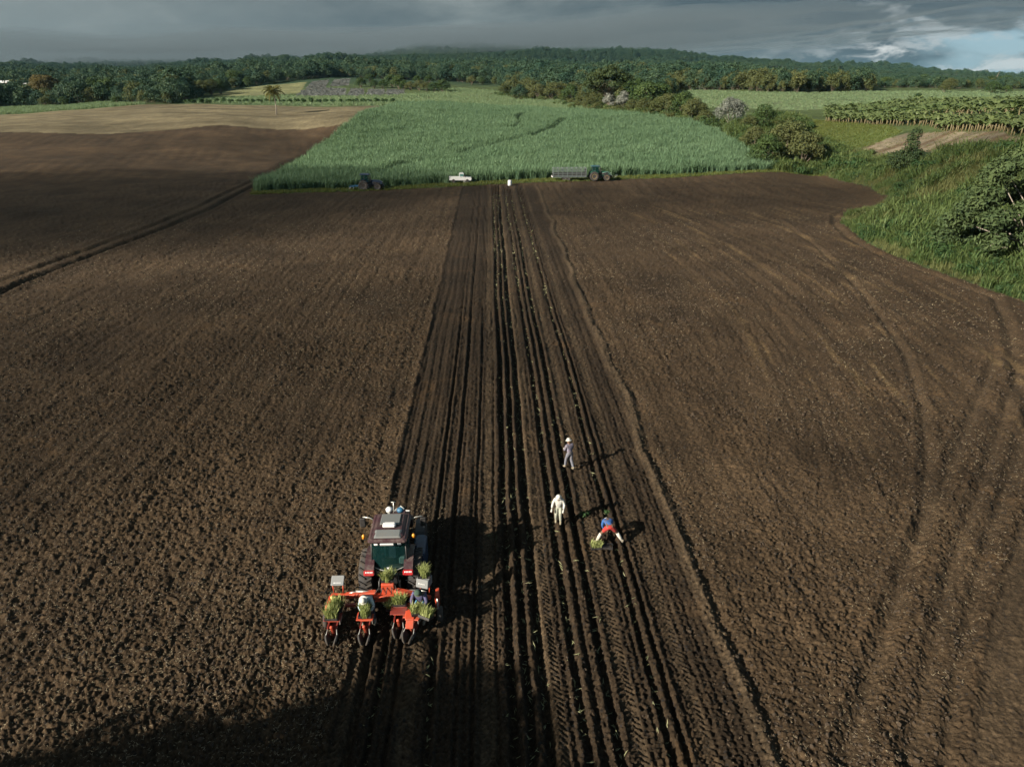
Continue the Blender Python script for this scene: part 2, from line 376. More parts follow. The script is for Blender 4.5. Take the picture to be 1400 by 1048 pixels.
M['verge'] = leafmat('verge_blade', (.09, .14, .035), (.20, .21, .07), .3, .4)
M['weed'] = leafmat('broad_weed', (.028, .068, .026), (.065, .115, .042), .25, .5)
M['banana'] = leafmat('banana_leaf', (.085, .140, .046), (.175, .215, .085), .35, .6, .5, spec=.35)
M['bananastem'] = paint('banana_stem', (.13, .11, .05), .7, .5)
M['treeA'] = leafmat('dark_leaf', (.028, .062, .024), (.075, .115, .036), .15, .3)
M['treeB'] = leafmat('olive_leaf', (.058, .080, .030), (.125, .138, .055), .2, .3)
M['treeC'] = leafmat('forest_leaf', (.022, .062, .046), (.082, .125, .058), .15, .16)
M['treeD'] = leafmat('glossy_leaf', (.028, .055, .024), (.085, .120, .045), .12, .5, .7, spec=.15)
M['grey_leaf'] = leafmat('silver_leaf', (.13, .15, .13), (.27, .29, .26), .15, .5)
M['rusty'] = leafmat('rusty_leaf', (.095, .078, .032), (.16, .135, .05), .2, .3)
M['treeE'] = leafmat('umbrella_leaf', (.022, .044, .018), (.058, .080, .030), .12, .25)
M['palm'] = leafmat('palm_leaf', (.085, .095, .03), (.20, .19, .07), .2, .3)
M['bark'] = paint('bark', (.14, .115, .085), .9, .5, dirtcol=(.24, .21, .17))
M['palebark'] = paint('pale_bark', (.24, .215, .18), .85, .5, dirtcol=(.16, .14, .11))
M['lavender'] = leafmat('lilac_crop', (.15, .17, .165), (.24, .255, .25), .1, .1)

# ------------------------------------------------------------------ land meshes
def setp(o, label=None, cat=None, group=None, kind=None):
    if label: o['label'] = label
    if cat: o['category'] = cat
    if group: o['group'] = group
    if kind: o['kind'] = kind
    return o
def grid_mesh(name, Xg, Yg, Zg, mats, smooth=True):
    nr, nc = Xg.shape
    me = bpy.data.meshes.new(name)
    co = np.stack([Xg, Yg, Zg], -1).reshape(-1, 3).astype(np.float32)
    idx = np.arange(nr*nc).reshape(nr, nc)
    q = np.stack([idx[:-1, :-1], idx[:-1, 1:], idx[1:, 1:], idx[1:, :-1]], -1).reshape(-1, 4)
    me.vertices.add(len(co)); me.vertices.foreach_set('co', co.ravel())
    me.loops.add(q.size); me.loops.foreach_set('vertex_index', q.ravel().astype(np.int32))
    me.polygons.add(len(q)); me.polygons.foreach_set('loop_start', np.arange(0, q.size, 4, dtype=np.int32))
    me.polygons.foreach_set('use_smooth', np.full(len(q), smooth))
    me.update(calc_edges=True)
    for mm in mats: me.materials.append(mm)
    return me
SOIL = np.array([.0590, .0404, .0236])
def landuse(x, y, r, strip=None, tone=None):
    """true colour of what covers the ground"""
    col = np.empty(x.shape+(3,)); col[:] = (.065, .095, .035)
    mott = vn(x/9, y/9, 80)[..., None]
    col = col*(1+.25*mott)
    forest = sstep(r, 560, 640)
    col = col*(1-forest[..., None])+np.array([.03, .06, .03])*forest[..., None]
    soil = np.zeros(x.shape)
    jx = x+.5*vn(x/2.2, y/2.2, 81)+.2*vn(x/.6, y/.6, 83); jy = y+.5*vn(x/2.2, y/2.2, 82)+.2*vn(x/.6, y/.6, 84)
    def paintreg(nm, c, var=.2, sc_=8):
        mk = inpoly(jx, jy, reg[nm] if isinstance(nm, str) else nm)
        if mk.any(): col[mk] = np.array(c)*(1+var*vn(x[mk]/sc_, y[mk]/sc_/2, 85))[:, None]
        return mk
    mk = inpoly(jx, jy, reg['soil']); soil[mk] = 1; col[mk] = SOIL
    paintreg('stubble', (.20, .165, .095), .3, 30)
    st = inpoly(jx, jy, reg['stubble'])
    stv = fbm(x/55, y/14, 3, 86)
    col[st] = (np.array([.150, .128, .078])*(1+.35*stv[st])[:, None])
    paintreg('cane', (.05, .085, .04)); paintreg('youngcane', (.20, .22, .12)); paintreg('strip', (.15, .19, .10))
    paintreg('leftcane', (.08, .14, .06)); paintreg('yellow', (.165, .175, .085)); paintreg('rightfield', (.15, .20, .10))
    paintreg('bank', (.12, .165, .06)); paintreg('bare', (.185, .16, .115), .35, 5); paintreg('hillfield', (.12, .18, .08))
    bm = inpoly(jx, jy, reg['bare']); dk = sstep(fbm(x/9, y/4, 3, 87)+sstep(x, 75, 95)*.3, .1, .8)[..., None]
    col[bm] = (col*(1-dk)+np.array([.125, .092, .058])*dk)[bm]
    for pl in plots: paintreg(pl, (.20, .20, .195), .2)
    # drifts of ochre subsoil and faint old rows on the hill beyond the track
    if strip is None or r.max() > 60:
        hm = (soil > 0) & (r > 120) & (x < 20); t_ = sstep(fbm(x/70, y/26, 3, 91), -.1, .6)
        rw = 1+.16*np.sin((x*.96+y*.28)*2*math.pi/3.2)*sstep(vn(x/30, y/30, 92), -.3, .3)
        cc = (SOIL*.84*(1-.5*t_[..., None])+np.array([.080, .054, .031])*.5*t_[..., None])*(rw*(1+.25*vn(x/6, y/4, 93)))[..., None]
        w_ = (hm*sstep(r, 120, 180))[..., None]; col = col*(1-w_)+cc*w_
    if strip is not None:
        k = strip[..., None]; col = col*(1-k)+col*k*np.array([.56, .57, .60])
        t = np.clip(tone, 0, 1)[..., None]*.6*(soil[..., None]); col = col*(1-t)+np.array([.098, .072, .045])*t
    # ochre smears in the right of the field
    q = x-.17*(np.minimum(y, 130)-45)+.0034*(np.minimum(y, 130)-45)**2
    sm = sstep(fbm(q/1.0, y/20, 4, 88), .38, .75)*sstep(x, 14, 22)*sstep(y, 20, 50)*(1-sstep(y, 110, 130))*soil
    col = col*(1-.6*sm[..., None])+np.array([.155, .108, .055])*.6*sm[..., None]
    return col, soil
def attr(me, col, soil):
    a = me.attributes.new('landuse', 'FLOAT_COLOR', 'POINT')
    a.data.foreach_set('color', np.concatenate([col.reshape(-1, 3), np.ones((col.size//3, 1))], 1).astype(np.float32).ravel())
    b = me.attributes.new('soilness', 'FLOAT', 'POINT'); b.data.foreach_set('value', soil.astype(np.float32).ravel())
def hgrid(X_, Y_):
    """base terrain is smooth: evaluate sparsely along rows and columns, then interpolate"""
    r_i = np.unique(np.r_[np.arange(0, X_.shape[0], 4), X_.shape[0]-1]); c_i = np.unique(np.r_[np.arange(0, X_.shape[1], 5), X_.shape[1]-1])
    zz = hbase(X_[np.ix_(r_i, c_i)], Y_[np.ix_(r_i, c_i)])
    full = np.empty((len(r_i), X_.shape[1]))
    for k in range(len(r_i)): full[k] = np.interp(np.arange(X_.shape[1]), c_i, zz[k])
    out = np.empty(X_.shape)
    pos_ = np.interp(np.arange(X_.shape[0]), r_i, np.arange(len(r_i))); lo = np.minimum(pos_.astype(int), len(r_i)-2); t = (pos_-lo)[:, None]
    out[:] = full[lo]*(1-t)+full[lo+1]*t
    return out+hroll(X_, Y_)
AZ = np.linspace(-R(50), R(50), 940)
ang = np.linspace(math.atan2(CH, 11.5), math.atan2(CH, 172), 760)
RN = CH/np.tan(ang)
RN[-1] = 172
Rg, Ag = np.meshgrid(RN, AZ, indexing='ij'); Xg = Rg*np.sin(Ag); Yg = Rg*np.cos(Ag)
Zb = hgrid(Xg, Yg)
jx = Xg+.5*vn(Xg/2.2, Yg/2.2, 81)+.2*vn(Xg/.6, Yg/.6, 83); jy = Yg+.5*vn(Xg/2.2, Yg/2.2, 82)+.2*vn(Xg/.6, Yg/.6, 84)
soilm = inpoly(jx, jy, reg['soil']).astype(float)
fz, stp, tone = fine(Xg, Yg, Rg, soilm)
edge = 1-sstep(Rg, 160, 172)
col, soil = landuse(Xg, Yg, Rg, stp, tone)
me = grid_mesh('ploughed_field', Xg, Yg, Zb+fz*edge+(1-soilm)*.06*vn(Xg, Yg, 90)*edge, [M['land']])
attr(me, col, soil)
o = bpy.data.objects.new('ploughed_field', me); C.objects.link(o); setp(o, 'dark brown ploughed field with planted furrows and tyre tracks', kind='structure')
del Xg, Yg, Zb, fz, jx, jy
RF = np.concatenate([np.geomspace(172, 800, 230), np.geomspace(806, 6800, 110)])
Rg, Ag = np.meshgrid(RF, AZ, indexing='ij'); Xg = Rg*np.sin(Ag); Yg = Rg*np.cos(Ag)
Zb = hgrid(Xg, Yg); Zb[0] = hgrid(np.tile(172*np.sin(AZ), (2, 1)), np.tile(172*np.cos(AZ), (2, 1)))[0]
trk = dline(Xg[:120], Yg[:120], TRACK); Zb[:120] -= .6*np.exp(-(trk/1.6)**2)*sstep(Rg[:120], 172, 176)
col, soil = landuse(Xg, Yg, Rg)
me = grid_mesh('hillside', Xg, Yg, Zb, [M['land']]); attr(me, col, soil)
o = bpy.data.objects.new('terrain', me); C.objects.link(o); setp(o, 'rolling farmland rising to forested hills', kind='structure')
# the rest of the land, behind and beside the view
azb = np.linspace(R(50), R(310), 90); rb = np.concatenate([[11.5], np.geomspace(14, 6800, 60)])
Rg, Ag = np.meshgrid(rb, azb, indexing='ij'); Xg = Rg*np.sin(Ag); Yg = Rg*np.cos(Ag)
Zb = hz(Xg, Yg); col, soil = landuse(Xg, Yg, Rg)
me = grid_mesh('ground', Xg, Yg, Zb, [M['land']]); attr(me, col, soil)
o = bpy.data.objects.new('ground', me); C.objects.link(o); setp(o, 'farmland round the field', kind='structure')
ai = np.linspace(0, 2*math.pi, 120); ri = np.linspace(.01, 11.5, 12)
Rg, Ag = np.meshgrid(ri, ai, indexing='ij'); Xg = Rg*np.sin(Ag); Yg = Rg*np.cos(Ag)
Zb = hz(Xg, Yg); col, soil = landuse(Xg, Yg, Rg)
me = grid_mesh('ground', Xg, Yg, Zb, [M['land']]); attr(me, col, soil)
o = bpy.data.objects.new('ground', me); C.objects.link(o); setp(o, 'soil under the viewpoint', kind='structure')
del Xg, Yg, Zb, Rg, Ag, col, soil
# ------------------------------------------------------------------ mesh builder
class MB:
    def __init__(s): s.v = []; s.f = []; s.mi = []; s.sm = []; s.mats = []
    def mid(s, m):
        m = M[m] if isinstance(m, str) else m
        if m not in s.mats: s.mats.append(m)
        return s.mats.index(m)
    def add(s, vs, fs, m, smooth=False):
        k = len(s.v); s.v += [tuple(v) for v in vs]; i = s.mid(m)
        for f in fs: s.f.append(tuple(a+k for a in f)); s.mi.append(i); s.sm.append(smooth)
        return s
    def box(s, c, size, m, rot=(0, 0, 0), bev=.0, taper=(1, 1), shift=(0, 0)):
        """box with chamfered vertical and horizontal edges; taper/shift act on the top"""
        x, y, z = (a/2 for a in size); b = min(bev, x*.9, y*.9, z*.9)
        E = Euler(rot).to_matrix(); c = Vector(c); vs = []; rings = []
        lv = [(-z, b), (z, b)] if b == 0 else [(-z, b), (-z+b, 0), (z-b, 0), (z, b)]
        for zz_, ins in lv:
            t = (zz_+z)/(2*z); tx = 1+(taper[0]-1)*t; ty = 1+(taper[1]-1)*t
            X_, Y_ = (x-ins)*tx, (y-ins)*ty
            if b == 0: ring = [(-X_, -Y_), (X_, -Y_), (X_, Y_), (-X_, Y_)]
            else: ring = [(-X_+b, -Y_), (X_-b, -Y_), (X_, -Y_+b), (X_, Y_-b), (X_-b, Y_), (-X_+b, Y_), (-X_, Y_-b), (-X_, -Y_+b)]
            vs += [c+E@Vector((p+shift[0]*t, q+shift[1]*t, zz_)) for p, q in ring]
        n = 4 if b == 0 else 8; fs = [tuple(range(n-1, -1, -1))]
        for k in range(len(lv)-1): fs += [(k*n+i, k*n+(i+1) % n, (k+1)*n+(i+1) % n, (k+1)*n+i) for i in range(n)]
        fs.append(tuple((len(lv)-1)*n+i for i in range(n)))
        return s.add(vs, fs, m)
    def tube(s, pts, rad, m, n=8, cap=True, smooth=True):
        pts = [Vector(p) for p in pts]; rad = rad if hasattr(rad, '__len__') else [rad]*len(pts)
        vs = []; prev = None
        for i, p in enumerate(pts):
            d = (pts[min(i+1, len(pts)-1)]-pts[max(i-1, 0)]).normalized()
            a = prev if prev is not None else (Vector((0, 0, 1)) if abs(d.z) < .9 else Vector((1, 0, 0)))
            u = (a-d*a.dot(d)).normalized(); prev = u; w_ = d.cross(u)
            vs += [p+(u*math.cos(2*math.pi*k/n)+w_*math.sin(2*math.pi*k/n))*rad[i] for k in range(n)]
        fs = []
        for i in range(len(pts)-1): fs += [(i*n+k, i*n+(k+1) % n, (i+1)*n+(k+1) % n, (i+1)*n+k) for k in range(n)]
        if cap: fs += [tuple(range(n-1, -1, -1)), tuple((len(pts)-1)*n+k for k in range(n))]
        return s.add(vs, fs, m, smooth)
    def lathe(s, prof, c, m, n=28, axis='x', smooth=True):
        """prof: (along axis, radius) pairs"""
        c = Vector(c); vs = []
        for a, r in prof:
            for k in range(n):
                t = 2*math.pi*k/n; p = (a, r*math.cos(t), r*math.sin(t))
                if axis == 'z': p = (p[1], p[2], p[0])
                elif axis == 'y': p = (p[2], p[0], p[1])
                vs.append(c+Vector(p))
        fs = []
        for i in range(len(prof)-1): fs += [(i*n+k, i*n+(k+1) % n, (i+1)*n+(k+1) % n, (i+1)*n+k) for k in range(n)]
        fs += [tuple(range(n-1, -1, -1)), tuple((len(prof)-1)*n+k for k in range(n))]
        return s.add(vs, fs, m, smooth)
    def prism(s, poly_, x0, x1, m):
        """side outline (y,z) extruded across x"""
        n = len(poly_); vs = [(x0, y, z) for y, z in poly_]+[(x1, y, z) for y, z in poly_]
        fs = [tuple(range(n)), tuple(range(2*n-1, n-1, -1))]+[(i, n+i, n+(i+1) % n, (i+1) % n) for i in range(n)]
        return s.add(vs, fs, m)
    def quadslab(s, a, b, c, d, th, m):
        a, b, c, d = map(Vector, (a, b, c, d)); nrm = (b-a).cross(d-a).normalized()*th
        vs = [a, b, c, d, a+nrm, b+nrm, c+nrm, d+nrm]
        return s.add(vs, [(3, 2, 1, 0), (4, 5, 6, 7), (0, 1, 5, 4), (1, 2, 6, 5), (2, 3, 7, 6), (3, 0, 4, 7)], m)
    def mesh(s, name):
        me = bpy.data.meshes.new(name); me.from_pydata(s.v, [], s.f)
        for m in s.mats: me.materials.append(m)
        me.polygons.foreach_set('material_index', s.mi); me.polygons.foreach_set('use_smooth', s.sm); me.update()
        return me
    def build(s, name, parent=None, loc=(0, 0, 0), rot=(0, 0, 0), coll=None):
        o = bpy.data.objects.new(name, s.mesh(name)); (coll or C).objects.link(o)
        o.parent = parent; o.location = loc; o.rotation_euler = rot
        return o
def thing(name, label, cat, loc=(0, 0, 0), rz=0, group=None, coll=None):
    o = bpy.data.objects.new(name, None); (coll or C).objects.link(o); o.empty_display_size = .3
    o.location = loc; o.rotation_euler = (0, 0, rz); return setp(o, label, cat, group)
def put(name, me, parent=None, loc=(0, 0, 0), rot=(0, 0, 0), scale=(1, 1, 1)):
    o = bpy.data.objects.new(name, me); C.objects.link(o); o.parent = parent
    o.location = loc; o.rotation_euler = rot; o.scale = scale; return o

# ------------------------------------------------------------------ scatter by geometry nodes (stuff)
def scatter(name, label, pts, rots, scales, meshes, seed=0):
    if len(pts) == 0: return
    pts = np.asarray(pts, np.float32); n_ = len(pts)
    me = bpy.data.meshes.new(name); me.vertices.add(n_); me.vertices.foreach_set('co', pts.ravel())
    for nm, arr in (('rot', rots), ('scl', scales)):
        a = me.attributes.new(nm, 'FLOAT_VECTOR', 'POINT'); a.data.foreach_set('vector', np.asarray(arr, np.float32).ravel())
    r_ = np.random.default_rng(seed)
    a = me.attributes.new('pick', 'INT', 'POINT'); a.data.foreach_set('value', r_.integers(0, len(meshes), n_).astype(np.int32))
    o = bpy.data.objects.new(name, me); C.objects.link(o); setp(o, label, kind='stuff')
    col_ = bpy.data.collections.new(name+'_source')
    for i, q in enumerate(meshes):
        ob = bpy.data.objects.new('%s_source_%02d' % (name, i), q); col_.objects.link(ob)
    ng = bpy.data.node_groups.new(name, 'GeometryNodeTree')
    ng.interface.new_socket('Geometry', in_out='INPUT', socket_type='NodeSocketGeometry')
    ng.interface.new_socket('Geometry', in_out='OUTPUT', socket_type='NodeSocketGeometry')
    N, L = ng.nodes, ng.links
    gi = N.new('NodeGroupInput'); go = N.new('NodeGroupOutput'); ip = N.new('GeometryNodeInstanceOnPoints')
    ci = N.new('GeometryNodeCollectionInfo'); ci.inputs['Collection'].default_value = col_
    ci.inputs['Separate Children'].default_value = True; ci.inputs['Reset Children'].default_value = True
    def na(nm, t):
        k = N.new('GeometryNodeInputNamedAttribute'); k.data_type = t; k.inputs['Name'].default_value = nm
        return [s_ for s_ in k.outputs if s_.name == 'Attribute' and s_.enabled][0]
    er = N.new('FunctionNodeEulerToRotation')
    L.new(gi.outputs[0], ip.inputs['Points']); L.new(ci.outputs[0], ip.inputs['Instance'])
    ip.inputs['Pick Instance'].default_value = True; L.new(na('pick', 'INT'), ip.inputs['Instance Index'])
    L.new(na('rot', 'FLOAT_VECTOR'), er.inputs[0]); L.new(er.outputs[0], ip.inputs['Rotation'])
    L.new(na('scl', 'FLOAT_VECTOR'), ip.inputs['Scale']); L.new(ip.outputs[0], go.inputs[0])
    md = o.modifiers.new('scatter', 'NODES'); md.node_group = ng
    return o
def spread(polyw, step, jit=.5, mask=None):
    """jittered grid of ground points inside a world polygon"""
    a = np.array(polyw); x0, y0 = a.min(0); x1, y1 = a.max(0)
    x, y = np.meshgrid(np.arange(x0, x1, step), np.arange(y0, y1, step))
    x = x.ravel(); y = y.ravel()
    x = x+rng.uniform(-jit, jit, x.size)*step; y = y+rng.uniform(-jit, jit, y.size)*step
    k = inpoly(x, y, polyw); x, y = x[k], y[k]
    k = np.abs(np.arctan2(x, y)) < R(43); x, y = x[k], y[k]
    if mask is not None: k = mask(x, y); x, y = x[k], y[k]
    return x, y
def scat(name, label, x, y, meshes, smin, smax, zoff=0, tilt=.0, seed=1, sz=None, thin=None):
    z = hz(x, y)+zoff; n_ = len(x); s_ = rng.uniform(smin, smax, n_)
    if sz is not None: s_ = s_*sz(x, y)
    k = s_ > .02; x, y, z, s_ = x[k], y[k], z[k], s_[k]; n_ = len(x)
    rot = np.stack([rng.normal(0, tilt, n_), rng.normal(0, tilt, n_), rng.uniform(0, 6.283, n_)], 1)
    return scatter(name, label, np.stack([x, y, z], 1), rot, np.stack([s_]*3, 1), meshes, seed)

# ------------------------------------------------------------------ plant meshes
def blades(n_, h, spreadr, width, arch, mt, seed, base=.2, segs=3, stiff=.5):
    r_ = random.Random(seed); b = MB()
    for i in range(n_):
        a = r_.uniform(0, 6.283); L_ = h*r_.uniform(.65, 1.05); rr = base*math.sqrt(r_.random()); ab = r_.uniform(0, 6.283)
        p0 = Vector((rr*math.cos(ab), rr*math.sin(ab), 0)); out = Vector((math.cos(a), math.sin(a), 0)); sd = Vector((-out.y, out.x, 0))
        vs = []; w_ = width*r_.uniform(.7, 1.2); ar = arch*r_.uniform(.5, 1.3)
        for k in range(segs+1):
            t = k/segs; ww = w_*(1-t**1.6)*.5*(0.6+1.4*min(t*2, 1)*.5)
            p = p0+out*(spreadr*t+ar*t*t*L_*.6)+Vector((0, 0, L_*(t**stiff if stiff != 1 else t)-ar*L_*.55*t**3))
            vs += [p-sd*ww, p+sd*ww] if k < segs else [p]
        fs = [(2*k, 2*k+1, 2*k+3, 2*k+2) for k in range(segs-1)]+[(2*segs-2, 2*segs-1, 2*segs)]
        b.add(vs, fs, mt, False)
    return b.mesh('blades')
def leafcloud(b, centre, rad, n_, size, mt, r_, up=.35, shell=.55, squash=1.0, droop=0):
    """small diamond leaves through and over an ellipsoidal bough"""
    c = Vector(centre)
    for i in range(n_):
        d = Vector((r_.gauss(0, 1), r_.gauss(0, 1), r_.gauss(0, 1)+up)).normalized()
        q = shell+(1-shell)*r_.random()**.6
        p = c+Vector((d.x*rad[0], d.y*rad[1], d.z*rad[2]))*q
        nrm = (d+Vector((r_.gauss(0, .55), r_.gauss(0, .55), r_.gauss(0, .55)+.3))).normalized()
        t = nrm.cross(Vector((r_.gauss(0, 1), r_.gauss(0, 1), r_.gauss(0, 1)-droop))).normalized(); u = nrm.cross(t)
        L_ = size*r_.uniform(.6, 1.3); wd = L_*.42
        b.add([p-t*L_*.5, p-u*wd*.5+nrm*L_*.06, p+t*L_*.5, p+u*wd*.5+nrm*L_*.06], [(0, 1, 2, 3)], mt)
def tree_meshes(seed, h, cr, mt, lobes, perlobe, leaf, trunk_h=.35, flat=.6, bark='bark', lobe_r=.42, tr=.035, open_=.0):
    """returns trunk mesh (with limbs) and crown mesh; both stand at the origin"""
    r_ = random.Random(seed); tb = MB(); cb_ = MB(); th = h*trunk_h
    lean = Vector((r_.uniform(-.06, .06), r_.uniform(-.06, .06), 0))*h
    base = [(0, 0, -.4), (lean.x*.3, lean.y*.3, th*.5), (lean.x, lean.y, th)]
    tb.tube(base, [h*tr*1.35, h*tr, h*tr*.8], bark, 8)
    top = Vector(base[-1]); cz = (h+th)/2; ch = (h-th*.75)/2
    for i in range(lobes):
        a = i*2.399+r_.uniform(-.4, .4); q = math.sqrt((i+.5)/lobes)
        zt = 1-1.7*q*q*r_.uniform(.55, 1.1)+r_.uniform(-.2, .2)
        zt = max(-.8, min(1, zt))
        rr = cr*(.78*q)*(1.0 if open_ == 0 else r_.uniform(1-open_, 1.1))
        c = Vector((rr*math.cos(a)+lean.x, rr*math.sin(a)+lean.y, cz+ch*.72*zt))
        lr = cr*lobe_r*r_.uniform(.7, 1.2)
        leafcloud(cb_, c, (lr, lr, lr*flat*r_.uniform(.8, 1.2)), perlobe, leaf, mt, r_, .4, .5)
        if i % 2 == 0 or open_ > 0:
            mid_ = top.lerp(c, .5)+Vector((r_.uniform(-.1, .1), r_.uniform(-.1, .1), -.12))*cr*.5
            tb.tube([top-Vector((0, 0, h*.03)), mid_, c], [h*tr*.5, h*tr*.28, h*tr*.1], bark, 5, False)
    return tb.mesh('trunk'), cb_.mesh('crown')
def joined(ms):
    """trunk and crown as one mesh, for far woods"""
    b = MB()
    for me in ms:
        vs = [v.co for v in me.vertices]; fs = [tuple(p.vertices) for p in me.polygons]
        if fs: b.add(vs, fs, me.materials[0])
    return b.mesh('tree')
def shrub_mesh(seed, r, h, mt, n_, leaf, lobes=7):
    r_ = random.Random(seed); b = MB()
    for i in range(lobes):
        a = r_.uniform(0, 6.283); q = r_.random()**.5*.62*r
        lr = r*r_.uniform(.35, .6); z = h*r_.uniform(.3, .78)*(1-.45*q/r)
        leafcloud(b, (q*math.cos(a), q*math.sin(a), z), (lr, lr, lr*h/r*.45), n_//lobes, leaf, mt, r_, .35, .45)
    return b.mesh('leaves')
def rock(seed, flat=.7):
    r_ = random.Random(seed); b = MB(); g = (1+5**.5)/2
    vs = [Vector(p).normalized() for p in ((-1, g, 0), (1, g, 0), (-1, -g, 0), (1, -g, 0), (0, -1, g), (0, 1, g), (0, -1, -g), (0, 1, -g), (g, 0, -1), (g, 0, 1), (-g, 0, -1), (-g, 0, 1))]
    vs = [Vector((v.x*r_.uniform(.6, 1.15), v.y*r_.uniform(.6, 1.15), v.z*flat*r_.uniform(.6, 1.1))) for v in vs]
    fs = [(0, 11, 5), (0, 5, 1), (0, 1, 7), (0, 7, 10), (0, 10, 11), (1, 5, 9), (5, 11, 4), (11, 10, 2), (10, 7, 6), (7, 1, 8), (3, 9, 4), (3, 4, 2), (3, 2, 6), (3, 6, 8), (3, 8, 9), (4, 9, 5), (2, 4, 11), (6, 2, 10), (8, 6, 7), (9, 8, 1)]
    return b.add(vs, fs, 'clod').mesh('clod')

# fine height of the ploughed land at given points
def soilz(x, y):
    x = np.atleast_1d(np.asarray(x, float)); y = np.atleast_1d(np.asarray(y, float)); r = np.hypot(x, y)
    m_ = inpoly(x, y, reg['soil']).astype(float)
    return hz(x, y)+fine(x, y, r, m_)[0]*(1-sstep(r, 160, 172))
def sz1(x, y): return float(soilz(x, y)[0])

# clods broken out by the harrow
def fanpts(n_, r0, r1, pw):
    r = r0*(r1/r0)**(rng.random(n_)**pw); a = rng.uniform(-R(48), R(42), n_)
    return r*np.sin(a), r*np.cos(a)
rocks = [rock(i) for i in range(8)]
x, y = fanpts(60000, 13, 110, .85)
s = S(x, y); ins = (s > edgeL(y)) & (s < edgeR(y)); s17 = s/kS
tr = np.zeros(len(x), bool)
for c, hw in TREAD: tr |= np.abs(s17-c) < hw*1.15
patch = fbm(x/4, y/6, 3, 140)
k = inpoly(x, y, reg['soil']) & ~(ins & (tr | (rng.random(len(x)) < .55))) & (rng.random(len(x)) < .45+.6*patch) & (dline(x, y, LANE) > 1.0)
x, y, ins = x[k], y[k], ins[k]
sz_ = np.exp(rng.normal(-3.45, .42, len(x)))*np.where(ins, .75, 1.25)*np.clip(np.hypot(x, y)/35, 1, 2.2)
sz_ = np.clip(sz_, .015, .095)
scatter('soil_clods', 'loose dark clods of earth over the ploughed field', np.stack([x, y, soilz(x, y)+sz_*.15], 1), rng.uniform(0, 6.28, (len(x), 3)), np.stack([sz_]*3, 1)*rng.uniform(.7, 1.4, (len(x), 3)), rocks, 3)
# straw and chopped cane left on the soil
def bit(seed, mt, L_=1):
    r_ = random.Random(seed); b = MB()
    for i in range(2):
        a = r_.uniform(0, 6.28); p = Vector((r_.uniform(-.3, .3), r_.uniform(-.3, .3), .12)); d = Vector((math.cos(a), math.sin(a), r_.uniform(-.1, .4)))*.5*L_; sd = Vector((-d.y, d.x, 0)).normalized()*.06
        b.add([p-d, p-sd, p+d+Vector((0, 0, .1)), p+sd], [(0, 1, 2, 3)], mt)
    return b.mesh('straw')
x, y = fanpts(70000, 13, 120, .9)
s = S(x, y); ins = (s > edgeL(y)) & (s < edgeR(y))
pt = fbm(x/9+20, y/14, 3, 150)+.45*np.exp(-(((x+17)/13)**2+((y-38)/17)**2))
k = inpoly(x, y, reg['soil']) & (pt > np.where(ins, .9, rng.uniform(-.45, .6, len(x))))
x, y = x[k], y[k]; n_ = len(x); sz_ = rng.uniform(.04, .14, n_)*np.clip(np.hypot(x, y)/40, .9, 1.8)
scatter('straw_bits', 'pale scattered straw and chopped cane on the ploughed soil', np.stack([x, y, soilz(x, y)+.03], 1), np.stack([rng.normal(0, .35, n_), rng.normal(0, .35, n_), rng.uniform(0, 6.28, n_)], 1), np.stack([sz_]*3, 1), [bit(i, 'straw') for i in range(6)], 4)
# cuttings dropped along the open furrows
xs, ys = [], []
for c in (-.30, .17, .66, 1.75, 2.65, 4.1, -2.78, -4.42):
    yy = np.arange(12.5, 19.6 if c < -2 else 130, .17); yy = yy+rng.uniform(-.12, .12, len(yy)); yy = yy[rng.random(len(yy)) < np.where(yy > 45, .22, .5)]
    ss = (c*kS)-(.035*vn(yy/3.5, 0*yy+c*kS/3, 61)+.07*vn(yy/19, 0*yy+c*kS/9, 62))+rng.normal(0, .09, len(yy))
    xs.append(ss-.031*(yy-28)); ys.append(yy)
x = np.concatenate(xs); y = np.concatenate(ys); n_ = len(x); sz_ = rng.uniform(.14, .30, n_)*np.clip(np.hypot(x, y)/45, 1, 1.6)
scatter('cane_cuttings', 'pale green cane cuttings lying along the furrows', np.stack([x, y, soilz(x, y)+.04], 1), np.stack([rng.normal(0, .5, n_), rng.normal(0, .5, n_), rng.uniform(0, 6.28, n_)], 1), np.stack([sz_]*3, 1), [bit(i+50, 'cutting') for i in range(5)], 5)
# ------------------------------------------------------------------ sugar cane
canes = [blades(26, 2.9, .25, .09, .42, 'cane', i, .5, 3, .8) for i in range(7)]
GAP = poly((520, 243), (535, 236), (560, 230), (607, 220), (664, 206), (721, 193), (752, 181), (770, 168))
GAP2 = poly((700, 180), (712, 172), (706, 165), (716, 160))
x, y = spread(reg['cane'], .80)
d1 = np.minimum(dline(x, y, GAP)*1.0, dline(x, y, GAP2)*1.5)+.5*vn(x/3, y/3, 160)
# the field edge is straight-cut: nothing within a metre of the verge
def canescale(x, y):
    return (1+.22*fbm(x/9, y/7, 3, 161)+.10*vn(x/2, y/2, 166))*(1-.62*(1-sstep(np.minimum(dline(x, y, GAP), 1.5*dline(x, y, GAP2))+.6*vn(x/3, y/3, 160), .8, 2.4)))
scat('sugar_cane_field', 'dense grey green sugar cane filling the field beyond the ploughed soil', x, y, canes, .78, 1.12, -.05, .07, 11, canescale)
low = [blades(22, 1.5, .5, .16, .4, 'lowcane', 40+i, .9, 2, .9) for i in range(5)]
def rows(x, y, rx, per, keep=.55):
    ph = ((x*math.cos(rx)+y*math.sin(rx))/per) % 1.0
    return ph < keep
x, y = spread(reg['youngcane'], 1.5); k = rows(x, y, .35, 4.2); scat('young_cane_field', 'pale green rows of young cane on the slope behind', x[k], y[k], low, .7, 1.1, 0, .08, 12)
